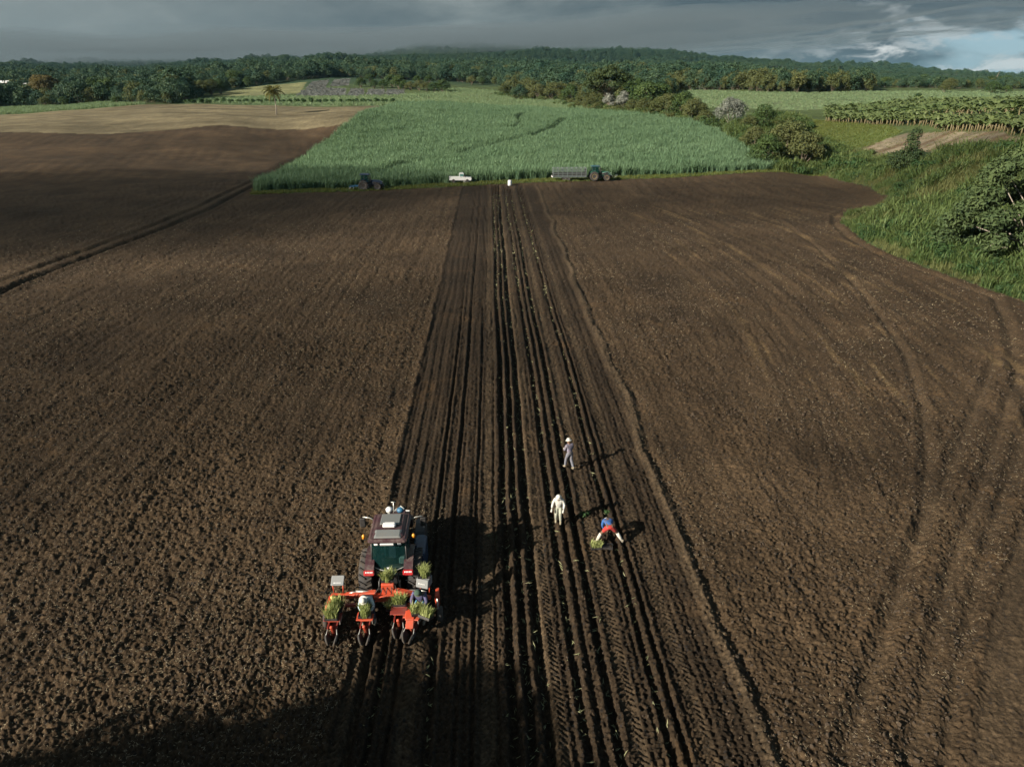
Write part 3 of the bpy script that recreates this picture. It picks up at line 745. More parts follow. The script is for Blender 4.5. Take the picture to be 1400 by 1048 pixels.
x, y = spread(reg['strip'], 1.7); k = rows(x, y, .25, 5.2, .62); scat('cane_rows', 'green rows of cane beyond the stubble field', x[k], y[k], low, .8, 1.35, 0, .08, 13)
x, y = spread(reg['leftcane'], 1.5); scat('cane_strip', 'strip of green cane along the far side of the stubble', x, y, low, .9, 1.5, 0, .08, 14)
x, y = spread(reg['rightfield'], 2.0); k = rows(x, y, 1.25, 5.0, .6) | (rng.random(len(x)) < .35)
scat('low_crop_field', 'smooth pale green crop field behind the banana plants', x[k], y[k], low, .55, .95, -.2, .08, 15)
lil = [blades(18, .8, .7, .3, .4, 'lavender', 60+i, 1.0, 2, .9) for i in range(3)]
xs, ys = [], []
for pl in plots:
    x, y = spread(pl, 1.8); xs.append(x); ys.append(y)
scat('lilac_crop', 'grey lilac crop growing in small rectangular plots', np.concatenate(xs), np.concatenate(ys), lil, .8, 1.2, 0, .1, 16)
# dark ends of the cane rows, a dotted line between stubble and cane
hedge = [shrub_mesh(300+i, 2.0, 4.0, 'weed', 260, .8, 5) for i in range(3)]
pts = [G(a, 141.6) for a in np.arange(236, 545, 10)]
for i, (hx, hy) in enumerate(pts):
    b = put('cane_clump', hedge[i % 3], None, (hx, hy, gz(hx, hy)-.3), (0, 0, i*1.3), (1, 1, rng.uniform(.85, 1.15)))
    setp(b, 'dark clump ending a cane row behind the stubble, %s from the left' % ('first second third fourth fifth sixth seventh eighth ninth tenth eleventh twelfth thirteenth fourteenth fifteenth sixteenth seventeenth eighteenth nineteenth twentieth twenty-first twenty-second twenty-third twenty-fourth twenty-fifth twenty-sixth twenty-seventh twenty-eighth twenty-ninth thirtieth thirty-first'.split()[i]), 'shrub', 'dark clumps at the ends of the cane rows')

# ------------------------------------------------------------------ grasses of the gully, banks and verge
tall = [blades(24, 1.7, .35, .09, .55, 'grass', 70+i, .55, 3, .85) for i in range(5)]
dry = [blades(22, 1.5, .3, .07, .5, 'drygrass', 80+i, .5, 3, .85) for i in range(3)]
short = [blades(16, .55, .2, .07, .6, 'verge', 90+i, .4, 2, .9) for i in range(4)]
weeds = [shrub_mesh(310+i, .9, 1.2, 'weed', 130, .32, 5) for i in range(4)]
gully = poly((1062, 235), (1020, 205), (990, 180), (1060, 160), (1105, 168), (1110, 190), (1165, 212), (1290, 213), (1400, 214), (1560, 216), (1560, 475), (1520, 458), (1400, 414), (1300, 380), (1215, 350), (1172, 327), (1150, 307), (1155, 292), (1195, 283), (1216, 270), (1190, 257), (1130, 243))
notsoil = lambda x, y: ~inpoly(x, y, reg['soil']) & ~inpoly(x, y, reg['bare']) & ~inpoly(x, y, reg['bank']) & ~inpoly(x, y, reg['cane'])
x, y = spread(gully, .62, .5, notsoil)
def gs(x, y):
    e = dline(x, y, reg['soil'][-12:]); return (.6+.75*sstep(e, 0, 6))*(1+.45*fbm(x/6, y/6, 3, 170))
mixn = fbm(x/11, y/8, 3, 171)+.25*(1-sstep(dline(x, y, reg['soil'][-12:]), 0, 6))
dm = mixn > .32; wm = (mixn < -.08) & (rng.random(len(x)) < .55)
scat('tall_grass', 'tall green grass filling the gully beside the field', x[~dm & ~wm], y[~dm & ~wm], tall, .7, 1.5, 0, .16, 17, gs)
scat('dry_grass', 'straw coloured grass on the banks of the gully', x[dm], y[dm], dry, .7, 1.25, 0, .12, 18, gs)
scat('weeds', 'broad leaved weeds among the gully grass', x[wm], y[wm], weeds, .7, 1.5, 0, .12, 19, gs)
x, y = spread(reg['bank'], .7); scat('bank_grass', 'short bright grass on the bank below the banana plants', x, y, short, .7, 1.3, 0, .12, 20)
bareedge = spread(poly((1150, 214), (1166, 204), (1240, 180), (1300, 177), (1400, 188), (1540, 192), (1540, 216), (1300, 215)), 1.0)
k = fbm(bareedge[0]/5, bareedge[1]/5, 2, 172) > -.05
scat('sparse_grass', 'thin dry grass on the bare patch', bareedge[0][k], bareedge[1][k], [blades(9, .45, .2, .05, .6, 'drygrass', 100+i, .4, 2, .9) for i in range(3)], .6, 1.3, 0, .1, 21)
# the green verge between soil and cane
vt = reg['soil'][6:15]; xs, ys = [], []
for (ax, ay), (bx, by) in zip(vt[:-1], vt[1:]):
    L_ = math.hypot(bx-ax, by-ay); n_ = int(L_*22); t = rng.random(n_); q = rng.uniform(-.6, 5.2, n_)**1.0
    nx, ny = -(by-ay)/L_, (bx-ax)/L_
    if ny < 0: nx, ny = -nx, -ny
    xs.append(ax+(bx-ax)*t+nx*q); ys.append(ay+(by-ay)*t+ny*q)
x = np.concatenate(xs); y = np.concatenate(ys); k = ~inpoly(x, y, reg['cane'])
scat('verge_grass', 'low yellow green grass verge between ploughed soil and cane', x[k], y[k], short, .5, 1.1, 0, .12, 22)

# ------------------------------------------------------------------ banana plants
def banana_leaf():
    b = MB(); L_ = 2.5; n_ = 5; vs = []
    for k in range(n_+1):
        t = k/n_; yv = L_*(t*.82); zv = 1.15*math.sin(min(t*1.25, 1.45))-1.35*t**2.6; w_ = .35*math.sin(math.pi*min(1, .12+t*.86))**.7
        vs += [(-w_, yv, zv-w_*.45), (0, yv, zv), (w_, yv, zv-w_*.45)]
    fs = []
    for k in range(n_): fs += [(3*k, 3*k+1, 3*k+4, 3*k+3), (3*k+1, 3*k+2, 3*k+5, 3*k+4)]
    return b.add(vs, fs, 'banana').mesh('leaf')
bl = banana_leaf()
bs = MB().tube([(0, 0, -.2), (.02, 0, .8), (0, .03, 1.6)], [.15, .13, .10], 'bananastem', 7).mesh('stem')
def banana(bx, by, sc_, label, nl=7):
    t = thing('banana_plant', label, 'banana plant', (bx, by, gz(bx, by)), random.uniform(0, 6.28), 'banana plants in the front rows of the plantation')
    t.scale = (sc_,)*3
    put('stem', bs, t)
    for k in range(nl):
        e = .1+.55*(k % 3)
        put('leaf', bl, t, (0, 0, 1.45), (R(50-24*(k % 3)*random.uniform(.8, 1.2)), 0, k*2.4+random.uniform(-.3, .3)), (random.uniform(.8, 1.1),)*3)
    return t
front = poly((1128, 167), (1180, 170.5), (1270, 173), (1330, 179.5), (1390, 187.5), (1500, 200))
bn = 0; plantation = [*front, *poly((1500, 138), (1400, 140), (1250, 143), (1128, 153))]
occ = []
tot = 0
seg = [(math.hypot(b[0]-a[0], b[1]-a[1]), a, b) for a, b in zip(front[:-1], front[1:])]
Ltot = sum(s_[0] for s_ in seg)
def along(d):
    for L_, a, b in seg:
        if d <= L_: t = d/L_; return a[0]+(b[0]-a[0])*t, a[1]+(b[1]-a[1])*t
        d -= L_
    return front[-1]
nfront = int(Ltot/1.75)
ORDB = 'first second third fourth fifth sixth seventh eighth ninth tenth eleventh twelfth thirteenth fourteenth fifteenth sixteenth seventeenth eighteenth nineteenth'.split()
def ordw(i):
    if i < 20: return ORDB[i-1]
    t_, u_ = divmod(i, 10); tn = 'twenty thirty forty fifty sixty seventy eighty ninety'.split()[t_-2]
    return tn[:-1]+'ieth' if u_ == 0 else tn+'-'+ORDB[u_-1]
cnt = 0; brow = {}
for row in range(4):
    for i in range(nfront):
        bx, by = along((i+random.uniform(.1, .9)*.6+row*.3)*Ltot/nfront)
        d = 2.3*row+random.uniform(-.5, .5); L_ = math.hypot(bx, by); bx += bx/L_*d; by += by/L_*d
        if math.atan2(bx, by) > R(38.5): continue
        bp_ = banana(bx, by, random.uniform(.8, 1.15), 'upright banana plant with arching yellow green leaves near the front edge of the plantation', 7 if row < 2 else 6); cnt += 1; brow.setdefault(row, []).append((bx/by, bp_))
        if cnt >= 290: break
    if cnt >= 290: break
for row, lst in brow.items():
    for i, (_, o_) in enumerate(sorted(lst, key=lambda q: q[0])): o_['label'] = 'yellow green banana plant, %s from the left in the %s row' % (ordw(i+1), ('front', 'second', 'third', 'fourth')[row])
def banana_join(seed):
    r_ = random.Random(seed); b = MB()
    b.add([v.co for v in bs.vertices], [tuple(p.vertices) for p in bs.polygons], 'bananastem')
    for k in range(8):
        mt = Matrix.Translation((0, 0, 1.45)) @ Euler((R(50-24*(k % 3)*r_.uniform(.8, 1.2)), 0, k*2.4+r_.uniform(-.3, .3))).to_matrix().to_4x4() @ Matrix.Scale(r_.uniform(.8, 1.1), 4)
        b.add([mt @ v.co for v in bl.vertices], [tuple(p.vertices) for p in bl.polygons], 'banana')
    return b.mesh('banana')
x, y = spread(plantation, 2.4)
k = dline(x, y, front) > 8.8; scat('banana_plantation', 'rows of banana plants behind the front rows', x[k], y[k], [banana_join(i) for i in range(6)], .7, 1.2, 0, .07, 23)

# ------------------------------------------------------------------ trees
ORD = 'first second third fourth fifth sixth seventh eighth ninth tenth eleventh twelfth thirteenth fourteenth fifteenth sixteenth seventeenth eighteenth nineteenth twentieth'.split()
ORD += ['twenty-'+a for a in ORD[:9]]+['thirtieth', 'thirty-first']
ORD[29-9+8] = 'twenty-ninth'
TENS = 'twenty thirty forty'.split()
def word(i):
    i += 1
    if i <= 20: return ORD[i-1]
    t_, u_ = divmod(i, 10)
    return {2: 'twentieth', 3: 'thirtieth', 4: 'fortieth'}[t_] if u_ == 0 else TENS[t_-2]+'-'+ORD[u_-1]
def nthw(lst, k_): return word(sorted(range(len(lst)), key=lambda j: lst[j][0]).index(k_))
def nth(lst, k_): return nthw(lst, k_)
def nth_old(lst, k_): return ORD[sorted(range(len(lst)), key=lambda j: lst[j][0]).index(k_)]
def mktree(name, label, cat, tm, cm, bx, by, sc_, rz=0, group=None, sink=0, sxy=1):
    t = thing(name, label, cat, (bx, by, gz(bx, by)-sink), rz, group); t.scale = (sc_*sxy, sc_*sxy, sc_)
    if tm: put('trunk', tm, t)
    put('crown', cm, t); return t
TP = {}
def tp(key, *a, **k):
    if key not in TP: TP[key] = tree_meshes(*a, **k)
    return TP[key]
# the large spreading tree at the right edge, bare limbs showing
def right_tree():
    bx, by = G(1400, 360); z = gz(bx, by); t = thing('spreading_tree', 'large spreading tree with glossy leaves and bare pale branches at the field edge', 'tree', (bx, by, z-.5))
    r_ = random.Random(5); tb = MB(); cr_ = MB(); br = []
    tb.tube([(0, 0, 0), (.3, 0, 1.2), (.1, .2, 2.6)], [.75, .55, .5], 'palebark', 10)
    for i in range(88):
        a = i*2.399+r_.uniform(-.3, .3); q = ((i+.5)/88)**.5; rr = 8.9*q
        zt = 11.0*(1-(q*.97)**3.2)+1.5 if r_.random() < .62 else r_.uniform(1.6, 6.5+4*(1-q))
        c = Vector((rr*math.cos(a), rr*math.sin(a)*.95, min(zt, 12.3)))
        leafcloud(cr_, c, (1.75, 1.75, 1.1), 300, .58, 'treeD', r_, .5, .35)
        if i % 3 == 0:
            st = Vector((0, 0, 2.2+r_.random())); md_ = st.lerp(c, .5)+Vector((r_.uniform(-.6, .6), r_.uniform(-.6, .6), r_.uniform(-.4, .8)))
            br.append(([st, md_, c*.97], [.13, .07, .03]))
    put('trunk', tb.mesh('trunk'), t)
    for pth, rd in br: MB().tube(pth, rd, 'palebark', 5).build('branch', t)
    for k in range(9):                                       # dead limbs reaching out of the leaves on the near side
        a = R(-165+k*19)+r_.uniform(-.1, .1); z0 = r_.uniform(3, 6.5); p0 = Vector((math.cos(a)*4, math.sin(a)*4, z0))
        p1 = Vector((math.cos(a+.15)*6.6, math.sin(a+.15)*6.9, z0+r_.uniform(-.6, .9))); p2 = Vector((math.cos(a+.3)*8.3, math.sin(a+.28)*8.7, z0+r_.uniform(-1.2, 1.4)))
        MB().tube([p0, p1, p2], [.1, .07, .03], 'palebark', 5).tube([p1, p1+Vector((r_.uniform(-1, 1), -1.2, r_.uniform(-1, 1)))], [.05, .02], 'palebark', 4).build('branch', t)
    put('crown', cr_.mesh('crown'), t)
right_tree()
# small bushy tree in the gully
tm, cm = tree_meshes(21, 5.6, 1.5, 'treeD', 9, 120, .34, .3, .8, 'bark', .55)
r_ = random.Random(77); cb2 = MB()
for i in range(14):
    a = i*2.4; q = ((i+.5)/14)**.5*2.5; leafcloud(cb2, (q*math.cos(a), q*math.sin(a), 1.6+1.1*(1-q/2.6)), (1.1, 1.1, 1.0), 260, .36, 'treeD', r_, .3, .4)
leafcloud(cb2, (-.2, 0, 3.7), (1.0, 1.0, 1.0), 420, .36, 'treeD', r_, .3, .3); leafcloud(cb2, (.1, 0, 5.0), (.75, .75, .9), 300, .34, 'treeD', r_, .3, .3)
leafcloud(cb2, (-.5, 0, 4.5), (.6, .6, .6), 90, .3, 'treeD', r_, .3, .3)
bx, by = G(1240, 238)
mktree('bushy_tree', 'small dark bushy tree with a narrow top standing in the gully grass', 'tree', tm, cb2.mesh('crown'), bx, by, 1.45)
# thicket at the head of the gully, right of the cane
tA = [tree_meshes(400+i, 9, 4.6, 'treeB', 18, 230, .6, .06, .85, 'bark', .42) for i in range(3)]
tB = [tree_meshes(410+i, 9, 4.4, 'treeA', 18, 230, .6, .07, .85, 'bark', .42) for i in range(3)]
tC = [tree_meshes(420+i, 11, 5.5, 'treeC', 18, 190, .8, .08, .8, 'bark', .42) for i in range(4)]
bushes = [
 # px, py(base), height m, kind, label
 (1048, 228, 6.0, 1, 'tall olive bush at the near left of the gully thicket'),
 (1072, 224, 8.2, 0, 'tallest tree of the thicket beside the end of the cane field'),
 (1096, 229, 6.6, 0, 'rounded bush at the right end of the gully thicket'),
 (1122, 222, 3.6, 1, 'low dark bush beside the thicket at the corner of the field'),
 (1030, 206, 5.0, 0, 'olive bush just behind the cane field at the gully head'),
 (1088, 205, 6.6, 1, 'dark bush behind the tallest tree of the thicket'),
 (1044, 180, 6.3, 1, 'dark green bush right of the silvery tree'),
 (1022, 182, 4.2, 0, 'small bush below the silvery tree')]
for k_, (px, py, hh, kd, lb) in enumerate(bushes):
    bx, by = G(px, py); tm, cm = (tA, tB)[kd][k_ % 3]; mktree('gully_tree', lb, 'tree', tm, cm, bx, by, hh/7.4, k_*1.1, 'trees and bushes of the gully thicket', .3, 1.05)
gsh = [shrub_mesh(330+i, 1.7, 1.9, ('weed', 'treeD', 'treeB')[i % 3], 520, .34, 8) for i in range(6)]
spots = [(1150, 238), (1172, 246), (1190, 236), (1168, 222), (1200, 225), (1215, 248), (1232, 262), (1262, 256), (1290, 262), (1248, 282), (1230, 300), (1216, 318), (1262, 306), (1284, 290), (1262, 332), (1296, 322), (1318, 338), (1300, 352), (1330, 362), (1352, 376), (1376, 384), (1392, 392), (1210, 292), (1318, 240), (1345, 226), (1300, 228), (1280, 238), (1375, 222), (1190, 212), (1142, 212), (1120, 206), (1106, 232), (1135, 231), (1322, 300), (1296, 300), (1390, 376), (1076, 196), (1062, 188), (1010, 196), (1034, 214)]
for k_, (px, py) in enumerate(spots):
    bx, by = G(px, py); s_ = random.uniform(.55, 1.15)
    o_ = put('gully_shrub', gsh[k_ % 6], None, (bx, by, gz(bx, by)-.25), (0, 0, k_*1.7), (s_*1.2, s_*1.2, s_))
    setp(o_, '%s shrub in the gully grass, %s counted from the left' % (('dark green', 'glossy green', 'olive green')[k_ % 3], nthw(spots, k_)), 'shrub', 'shrubs scattered in the gully grass')
x, y = spread(gully, 3.4, .6, lambda x, y: notsoil(x, y) & (dline(x, y, reg['soil'][-12:]) > 1.6) & (y > 70))
k = fbm(x/12, y/9, 3, 190) > -.15; x, y = x[k], y[k]
scat('gully_scrub', 'rough low scrub tangled through the gully grass', x, y, [shrub_mesh(370+i, 1.3, 1.5, ('weed', 'grass', 'treeD', 'treeB')[i % 4], 300, .32, 7) for i in range(8)], .6, 1.5, -.25, .1, 36)
# silvery flowering tree
bx, by = G(996, 174); tm, cm = tree_meshes(431, 9.5, 5.0, 'grey_leaf', 18, 260, .6, .06, .85, 'palebark', .45)
mktree('silvery_tree', 'silvery grey flowering tree with a rounded crown behind the cane', 'tree', tm, cm, bx, by, .95)
# the wide umbrella tree on the crest
tm, cm = tree_meshes(441, 18.5, 12.5, 'treeE', 34, 260, 1.05, .34, .42, 'bark', .32, .022, .3)
bx, by = G(833, 152); mktree('umbrella_tree', 'wide umbrella shaped tree with dark tiered crown on the crest', 'tree', tm, cm, bx, by, .98)
tm, cm = tree_meshes(442, 8.5, 3.4, 'grey_leaf', 13, 220, .6, .12, .9, 'palebark', .45, .02, .2)
for px, lb in ((827, 'pale grey leaved tree under the umbrella tree, the left of two'), (848, 'pale grey leaved tree under the umbrella tree, the right of two')):
    bx, by = G(px, 152); mktree('grey_tree', lb, 'tree', tm, cm, bx+1, by-3, .92, px, 'pale trees beneath the umbrella tree')
# trees along the crest and the ravine, left to right
crest = [(712, 136, 9, 2), (735, 137, 10, 0), (757, 138, 11, 0), (779, 140, 10, 1), (797, 146, 8, 0), (807, 149, 6, 0), (868, 150, 13, 1), (884, 151, 12, 1), (862, 154, 6, 0), (880, 156, 6.5, 0), (900, 156, 7, 0), (915, 158, 8.5, 0), (932, 161, 9.5, 1), (948, 164, 8, 0), (962, 168, 5, 0),
         (903, 146, 10, 1), (816, 152, 4.5, 0), (845, 155, 4, 0), (690, 131, 8, 0), (770, 130, 11, 0), (795, 132, 10, 0), (750, 129, 11, 0), (728, 128, 10, 2)]
for k_, (px, py, hh, kd) in enumerate(crest):
    bx, by = G(px, py); tm, cm = (tA, tB, tC)[kd][k_ % 3]
    sidew = 'left' if px < 833 else 'right'
    kindw = ('olive green', 'dark green', 'blue green')[kd]
    mktree('crest_tree', '%s tree on the crest behind the cane, %s from the left' % (kindw, nth(crest, k_)), 'tree', tm, cm, bx, by, hh/(9 if kd < 2 else 11), k_*.9, 'trees on the crest behind the cane', .9, 1.2)
xs, ys = [], []
for px, py, hh, kd in crest+[(700, 133, 5, 0), (724, 136, 5, 0), (785, 143, 5, 0), (825, 153, 4, 0), (855, 156, 4, 0), (890, 157, 4, 0), (975, 172, 4, 0), (1010, 178, 4, 0), (1040, 184, 4, 0)]:
    bx, by = G(px, py); n_ = 9; xs.append(bx+rng.normal(0, 4.2, n_)); ys.append(by+rng.normal(-.5, 2.2, n_))
x = np.concatenate(xs); y = np.concatenate(ys); k = ~inpoly(x, y, reg['cane'])
scat('crest_undergrowth', 'tangled bushes filling in beneath the crest trees', x[k], y[k], [shrub_mesh(350+i, 2.6, 3.2, ('treeB', 'treeA', 'grass')[i % 3], 420, .5, 7) for i in range(6)], .6, 1.3, -.3, .1, 35)
# trees behind the small plots
mids = [(494, 120, 7, 1), (506, 113, 7, 1), (512, 121, 6, 1), (523, 121, 6, 1), (536, 121, 9.5, 1), (545, 122, 9, 1), (553, 123, 6, 1), (561, 124, 6, 0), (573, 124, 7, 0), (583, 125, 6, 0), (593, 126, 6.5, 1), (604, 126, 8, 1), (587, 114, 6.5, 1), (645, 116, 7, 0), (660, 116, 5, 1), (536, 108, 9, 1), (610, 122, 5, 1), (570, 114, 6, 1)]
for k_, (px, py, hh, kd) in enumerate(mids):
    bx, by = G(px, py); tm, cm = (tA, tB)[kd][k_ % 3]
    mktree('plot_tree', '%s hedge tree behind the lilac plots, %s from the left' % (('olive', 'dark')[kd], nth(mids, k_)), 'tree', tm, cm, bx, by, hh/9, k_, 'hedge trees behind the small plots', .3, 1.3)
# the big trees left, beyond the stubble
tR = tree_meshes(451, 19, 12.5, 'rusty', 34, 260, 1.15, .08, .55, 'bark', .32, .02, .2)
bx, by = G(72, 143); mktree('brown_tree', 'huge tree with rusty brown tiered crown beyond the stubble field', 'tree', *tR, bx, by, .98)
left = [(0, 144, 10, 1), (18, 142, 9, 0), (38, 146, 8, 0), (47, 142, 9, 0), (98, 143, 12, 1), (112, 144, 8, 0), (133, 141, 15, 1), (150, 141, 14, 1), (118, 140, 10, 0), (168, 140, 11, 0), (180, 139, 10, 0), (193, 139, 10, 1), (208, 138, 9, 1), (222, 137, 10, 0), (236, 137, 8, 1), (250, 136, 9, 1), (262, 134, 9, 0), (276, 133, 10, 0), (290, 131, 10, 0), (303, 130, 10, 1), (322, 121, 13, 1), (340, 120, 8, 1), (25, 148, 6, 0), (160, 144, 5, 1), (88, 147, 6, 1), (64, 148, 6, 0)]
for k_, (px, py, hh, kd) in enumerate(left):
    bx, by = G(px, py-1); tm, cm = (tA, tB)[kd][(k_*2) % 3]
    mktree('field_tree', '%s tree beyond the stubble field, %s from the left in its line' % (('olive green', 'dark green')[kd], nth(left, k_)), 'tree', tm, cm, bx, by, hh/9, k_*.7, 'tree line beyond the stubble field', .3, 1.2)
# trees standing on the right skyline
sky_ = [(1262, 117, 11, 1), (1248, 117, 9, 1), (1278, 118, 8, 1), (1297, 122, 6, 0), (1352, 120, 8, 1), (1372, 120, 9, 1), (1320, 119, 7, 1), (1335, 120, 6, 1), (1210, 119, 6, 1), (1228, 120, 5, 0), (1290, 127, 5, 0), (1355, 128, 6, 1), (1375, 127, 4, 1), (1253, 139, 3.5, 1)]
for k_, (px, py, hh, kd) in enumerate(sky_):
    bx, by = G(px, py); tm, cm = (tA, tB)[kd][(k_*2) % 3]
    mktree('skyline_tree', '%s tree under the bright clouds, %s from the left there' % (('olive green', 'dark green')[kd], nth(sky_, k_)), 'tree', tm, cm, bx, by, hh/9, k_*.7, 'trees near the right skyline', .3, 1.3)
# narrow leaning dead top on the skyline
bx, by = G(1356, 119.5); t = thing('dead_tree', 'thin leaning bare tree standing on the skyline under the bright clouds', 'tree', (bx, by, gz(bx, by)))
MB().tube([(0, 0, -.5), (1.2, 0, 6), (3.4, 0, 12.5)], [.5, .34, .1], 'bark', 6).build('trunk', t)
for s_ in (-1, 1): MB().tube([(1.4, 0, 7), (1.4+s_*1.2, 0, 9.2)], [.2, .06], 'bark', 5).build('branch', t)
# coconut palm
bx, by = G(378, 157); t = thing('coconut_palm', 'lone coconut palm at the edge of the stubble field', 'palm', (bx, by, gz(bx, by))); t.scale = (1.22,)*3
MB().tube([(0, 0, -.3), (.25, 0, 2.4), (.1, 0, 4.9), (-.2, 0, 7.2)], [.26, .18, .16, .15], 'palebark', 8).build('trunk', t)
def frond(L_, mt):
    b = MB(); nL = 16; pth = []
    for k in range(nL+1):
        q = k/nL; pth.append(Vector((0, L_*(q-.15*q**3), L_*(.35*q-.75*q**2.2))))
    b.tube([pth[i] for i in range(0, nL+1, 4)], [.05, .04, .03, .02, .01], mt, 4)
    for k in range(1, nL):
        for s_ in (-1, 1):
            p = pth[k]; d = Vector((s_*.75, .45, -.55)).normalized()*(.95*math.sin(math.pi*(.15+.8*k/nL)))
            b.add([p, p+Vector((0, .22, .05)), p+d+Vector((0, .10, 0)), p+d], [(0, 1, 2, 3)], mt)
    return b.mesh('frond')
fm = frond(3.9, 'palm')
for k in range(30): put('frond', fm, t, (-.2, 0, 7.2), (R(random.uniform(-45, 48)), 0, k*2.4), (random.uniform(.85, 1.1),)*3)
dd = MB(); r_ = random.Random(3)
for k in range(7): dd.lathe([(-.16, .02), (-.1, .12), (0, .15), (.1, .12), (.16, .02)], (-.2+.3*math.cos(k*.9), .3*math.sin(k*.9), 6.9-.1*(k % 2)), 'bananastem', 7, 'z')
setp(dd.build('coconuts', t), kind='stuff')
# tall trees behind the viewpoint that throw the shadow in the lower left
tS = tree_meshes(461, 22, 11.5, 'treeA', 60, 260, 1.2, .25, .8, 'bark', .36)
for i, (bx, by, sc_, lb) in enumerate(((-33.0, -7.0, .785, 'tall dense tree on the left, the nearest to the field'), (-41.5, -11.5, .72, 'tall dense tree left of the field, in the middle of three'), (-51.5, -12.5, .62, 'tall dense tree left of the field, the farthest of three'))):
    mktree('shade_tree', lb, 'tree', *tS, bx, by, sc_, i, 'tall trees beside the field')

# ------------------------------------------------------------------ forest on the hills
ft = [joined(tree_meshes(500+i, 10, 5.0, 'treeC', 10, 110, .95, .02, .85, 'bark', .5, .01)) for i in range(6)]
fo = [joined(tree_meshes(520+i, 9, 4.6, 'treeB', 10, 110, .9, .02, .85, 'bark', .5, .01)) for i in range(3)]
def forest(n_, r0, r1, mask, meshes, nm, lb, s0, s1, seed, dens=None):
    r = np.sqrt(rng.uniform(r0*r0, r1*r1, n_)); a = rng.uniform(-R(41), R(41), n_); x = r*np.sin(a); y = r*np.cos(a)
    k = mask(x, y); scat(nm, lb, x[k], y[k], meshes, s0, s1, -.5, .06, seed, lambda x, y: (1+.45*fbm(x/60, y/60, 2, 180))*(1-.5*sstep(x/np.hypot(x, y), .22, .42)*(1-sstep(np.hypot(x, y), 1500, 2200))))
fields = ['strip', 'yellow', 'youngcane', 'leftcane', 'rightfield', 'stubble', 'cane', 'hillfield']
open1 = poly((225, 146), (280, 130), (330, 119), (430, 108), (480, 106), (560, 110), (640, 114), (690, 118), (800, 141), (700, 150))
open2 = poly((895, 150), (900, 122), (1000, 120), (1250, 121), (1420, 122), (1560, 122), (1560, 230), (1100, 230), (960, 170))
def clear(x, y):
    k = ~inpoly(x, y, open1) & ~inpoly(x, y, open2)
    for f in fields: k &= ~inpoly(x, y, reg[f])
    return k & (hz(x, y)+0*x > -50)
forest(9000, 430, 900, clear, ft+ft+fo[:2], 'near_woods', 'mixed green and olive woods behind the fields', .75, 1.35, 31)
forest(30000, 900, 2100, clear, ft, 'hill_forest', 'continuous forest covering the lower hills', .8, 1.35, 32)
forest(42000, 2100, 4300, lambda x, y: hz(x, y) > -50, ft, 'mountain_forest', 'dark forest on the mountain under the clouds', 1.2, 2.1, 33)
# pale bamboo-like growth in front of the right-hand hills
bam = [joined(tree_meshes(540+i, 9, 3.8, 'treeB', 9, 90, 1.0, .02, 1.2, 'bark', .5, .01)) for i in range(3)]
bt = poly((690, 128), (700, 112), (760, 112), (800, 120), (905, 138), (905, 123), (1000, 117), (1100, 118), (1190, 120), (1190, 125.5), (1060, 126), (925, 123), (915, 137), (850, 147), (790, 140))
x, y = spread(bt, 4.6, .9); scat('bamboo_thicket', 'olive yellow bamboo thicket between crest and hills', x, y, bam+bam+ft[:2], .45, 1.15, -.3, .05, 34)
# ------------------------------------------------------------------ machine materials
M['tyre'] = paint('tyre', (.022, .022, .024), .8, .8, dirtcol=(.085, .065, .045))
M['burgundy'] = paint('burgundy_paint', (.042, .017, .022), .35, .5, dirtcol=(.13, .11, .09))
M['grille'] = paint('dark_grille', (.02, .02, .022), .5, .3)
M['greypanel'] = paint('grey_panel', (.13, .145, .15), .5, .35, dirtcol=(.17, .14, .11))
M['greybox'] = paint('grey_board', (.20, .215, .225), .5, .15)
M['white'] = paint('white_plastic', (.72, .74, .76), .4, .15)
M['blackp'] = paint('black_plastic', (.016, .017, .02), .45, .25)
M['steel'] = paint('worn_steel', (.35, .34, .32), .4, .3, .6)
M['orange'] = paint('orange_red_paint', (.46, .056, .020), .5, .55, dirtcol=(.17, .085, .05))
M['darkred'] = paint('dull_red_paint', (.19, .024, .018), .5, .3)
M['amber'] = paint('amber_lens', (.75, .30, .03), .2, .05)
M['redlens'] = paint('red_lens', (.36, .02, .022), .2, .2)
M['silver'] = paint('silver_rim', (.45, .47, .5), .35, .15, .3)
M['navy'] = paint('navy_paint', (.018, .04, .085), .3, .2)
M['bluep'] = paint('blue_paint', (.02, .12, .24), .4, .2)
M['petrol'] = paint('petrol_paint', (.02, .075, .10), .35, .3); M['green'] = paint('green_paint', (.015, .12, .075), .35, .2)
M['yellow'] = paint('yellow_rim', (.72, .55, .20), .4, .2)
M['chrome'] = paint('pale_metal', (.5, .52, .5), .3, .15, .5)
M['carwhite'] = paint('white_car_paint', (.75, .77, .78), .22, .08)
M['galv'] = paint('galvanised_bar', (.13, .165, .165), .5, .25, .1)
m, T, p = mat('glass', (.05, .17, .165), .05, 0, .8, .3); M['glass'] = m
T.put(p.inputs['Base Color'], (.008, .035, .036, 1))
tb_ = T.node('ShaderNodeBsdfTransparent'); tb_.inputs[0].default_value = (.62, .88, .86, 1)
mx = T.node('ShaderNodeMixShader'); mx.inputs[0].default_value = .62; T.l.new(p.outputs[0], mx.inputs[1]); T.l.new(tb_.outputs[0], mx.inputs[2]); T.l.new(mx.outputs[0], T.n['Material Output'].inputs[0])
M['skin'] = paint('skin', (.13, .07, .045), .6, .1, dirtcol=(.09, .05, .035))
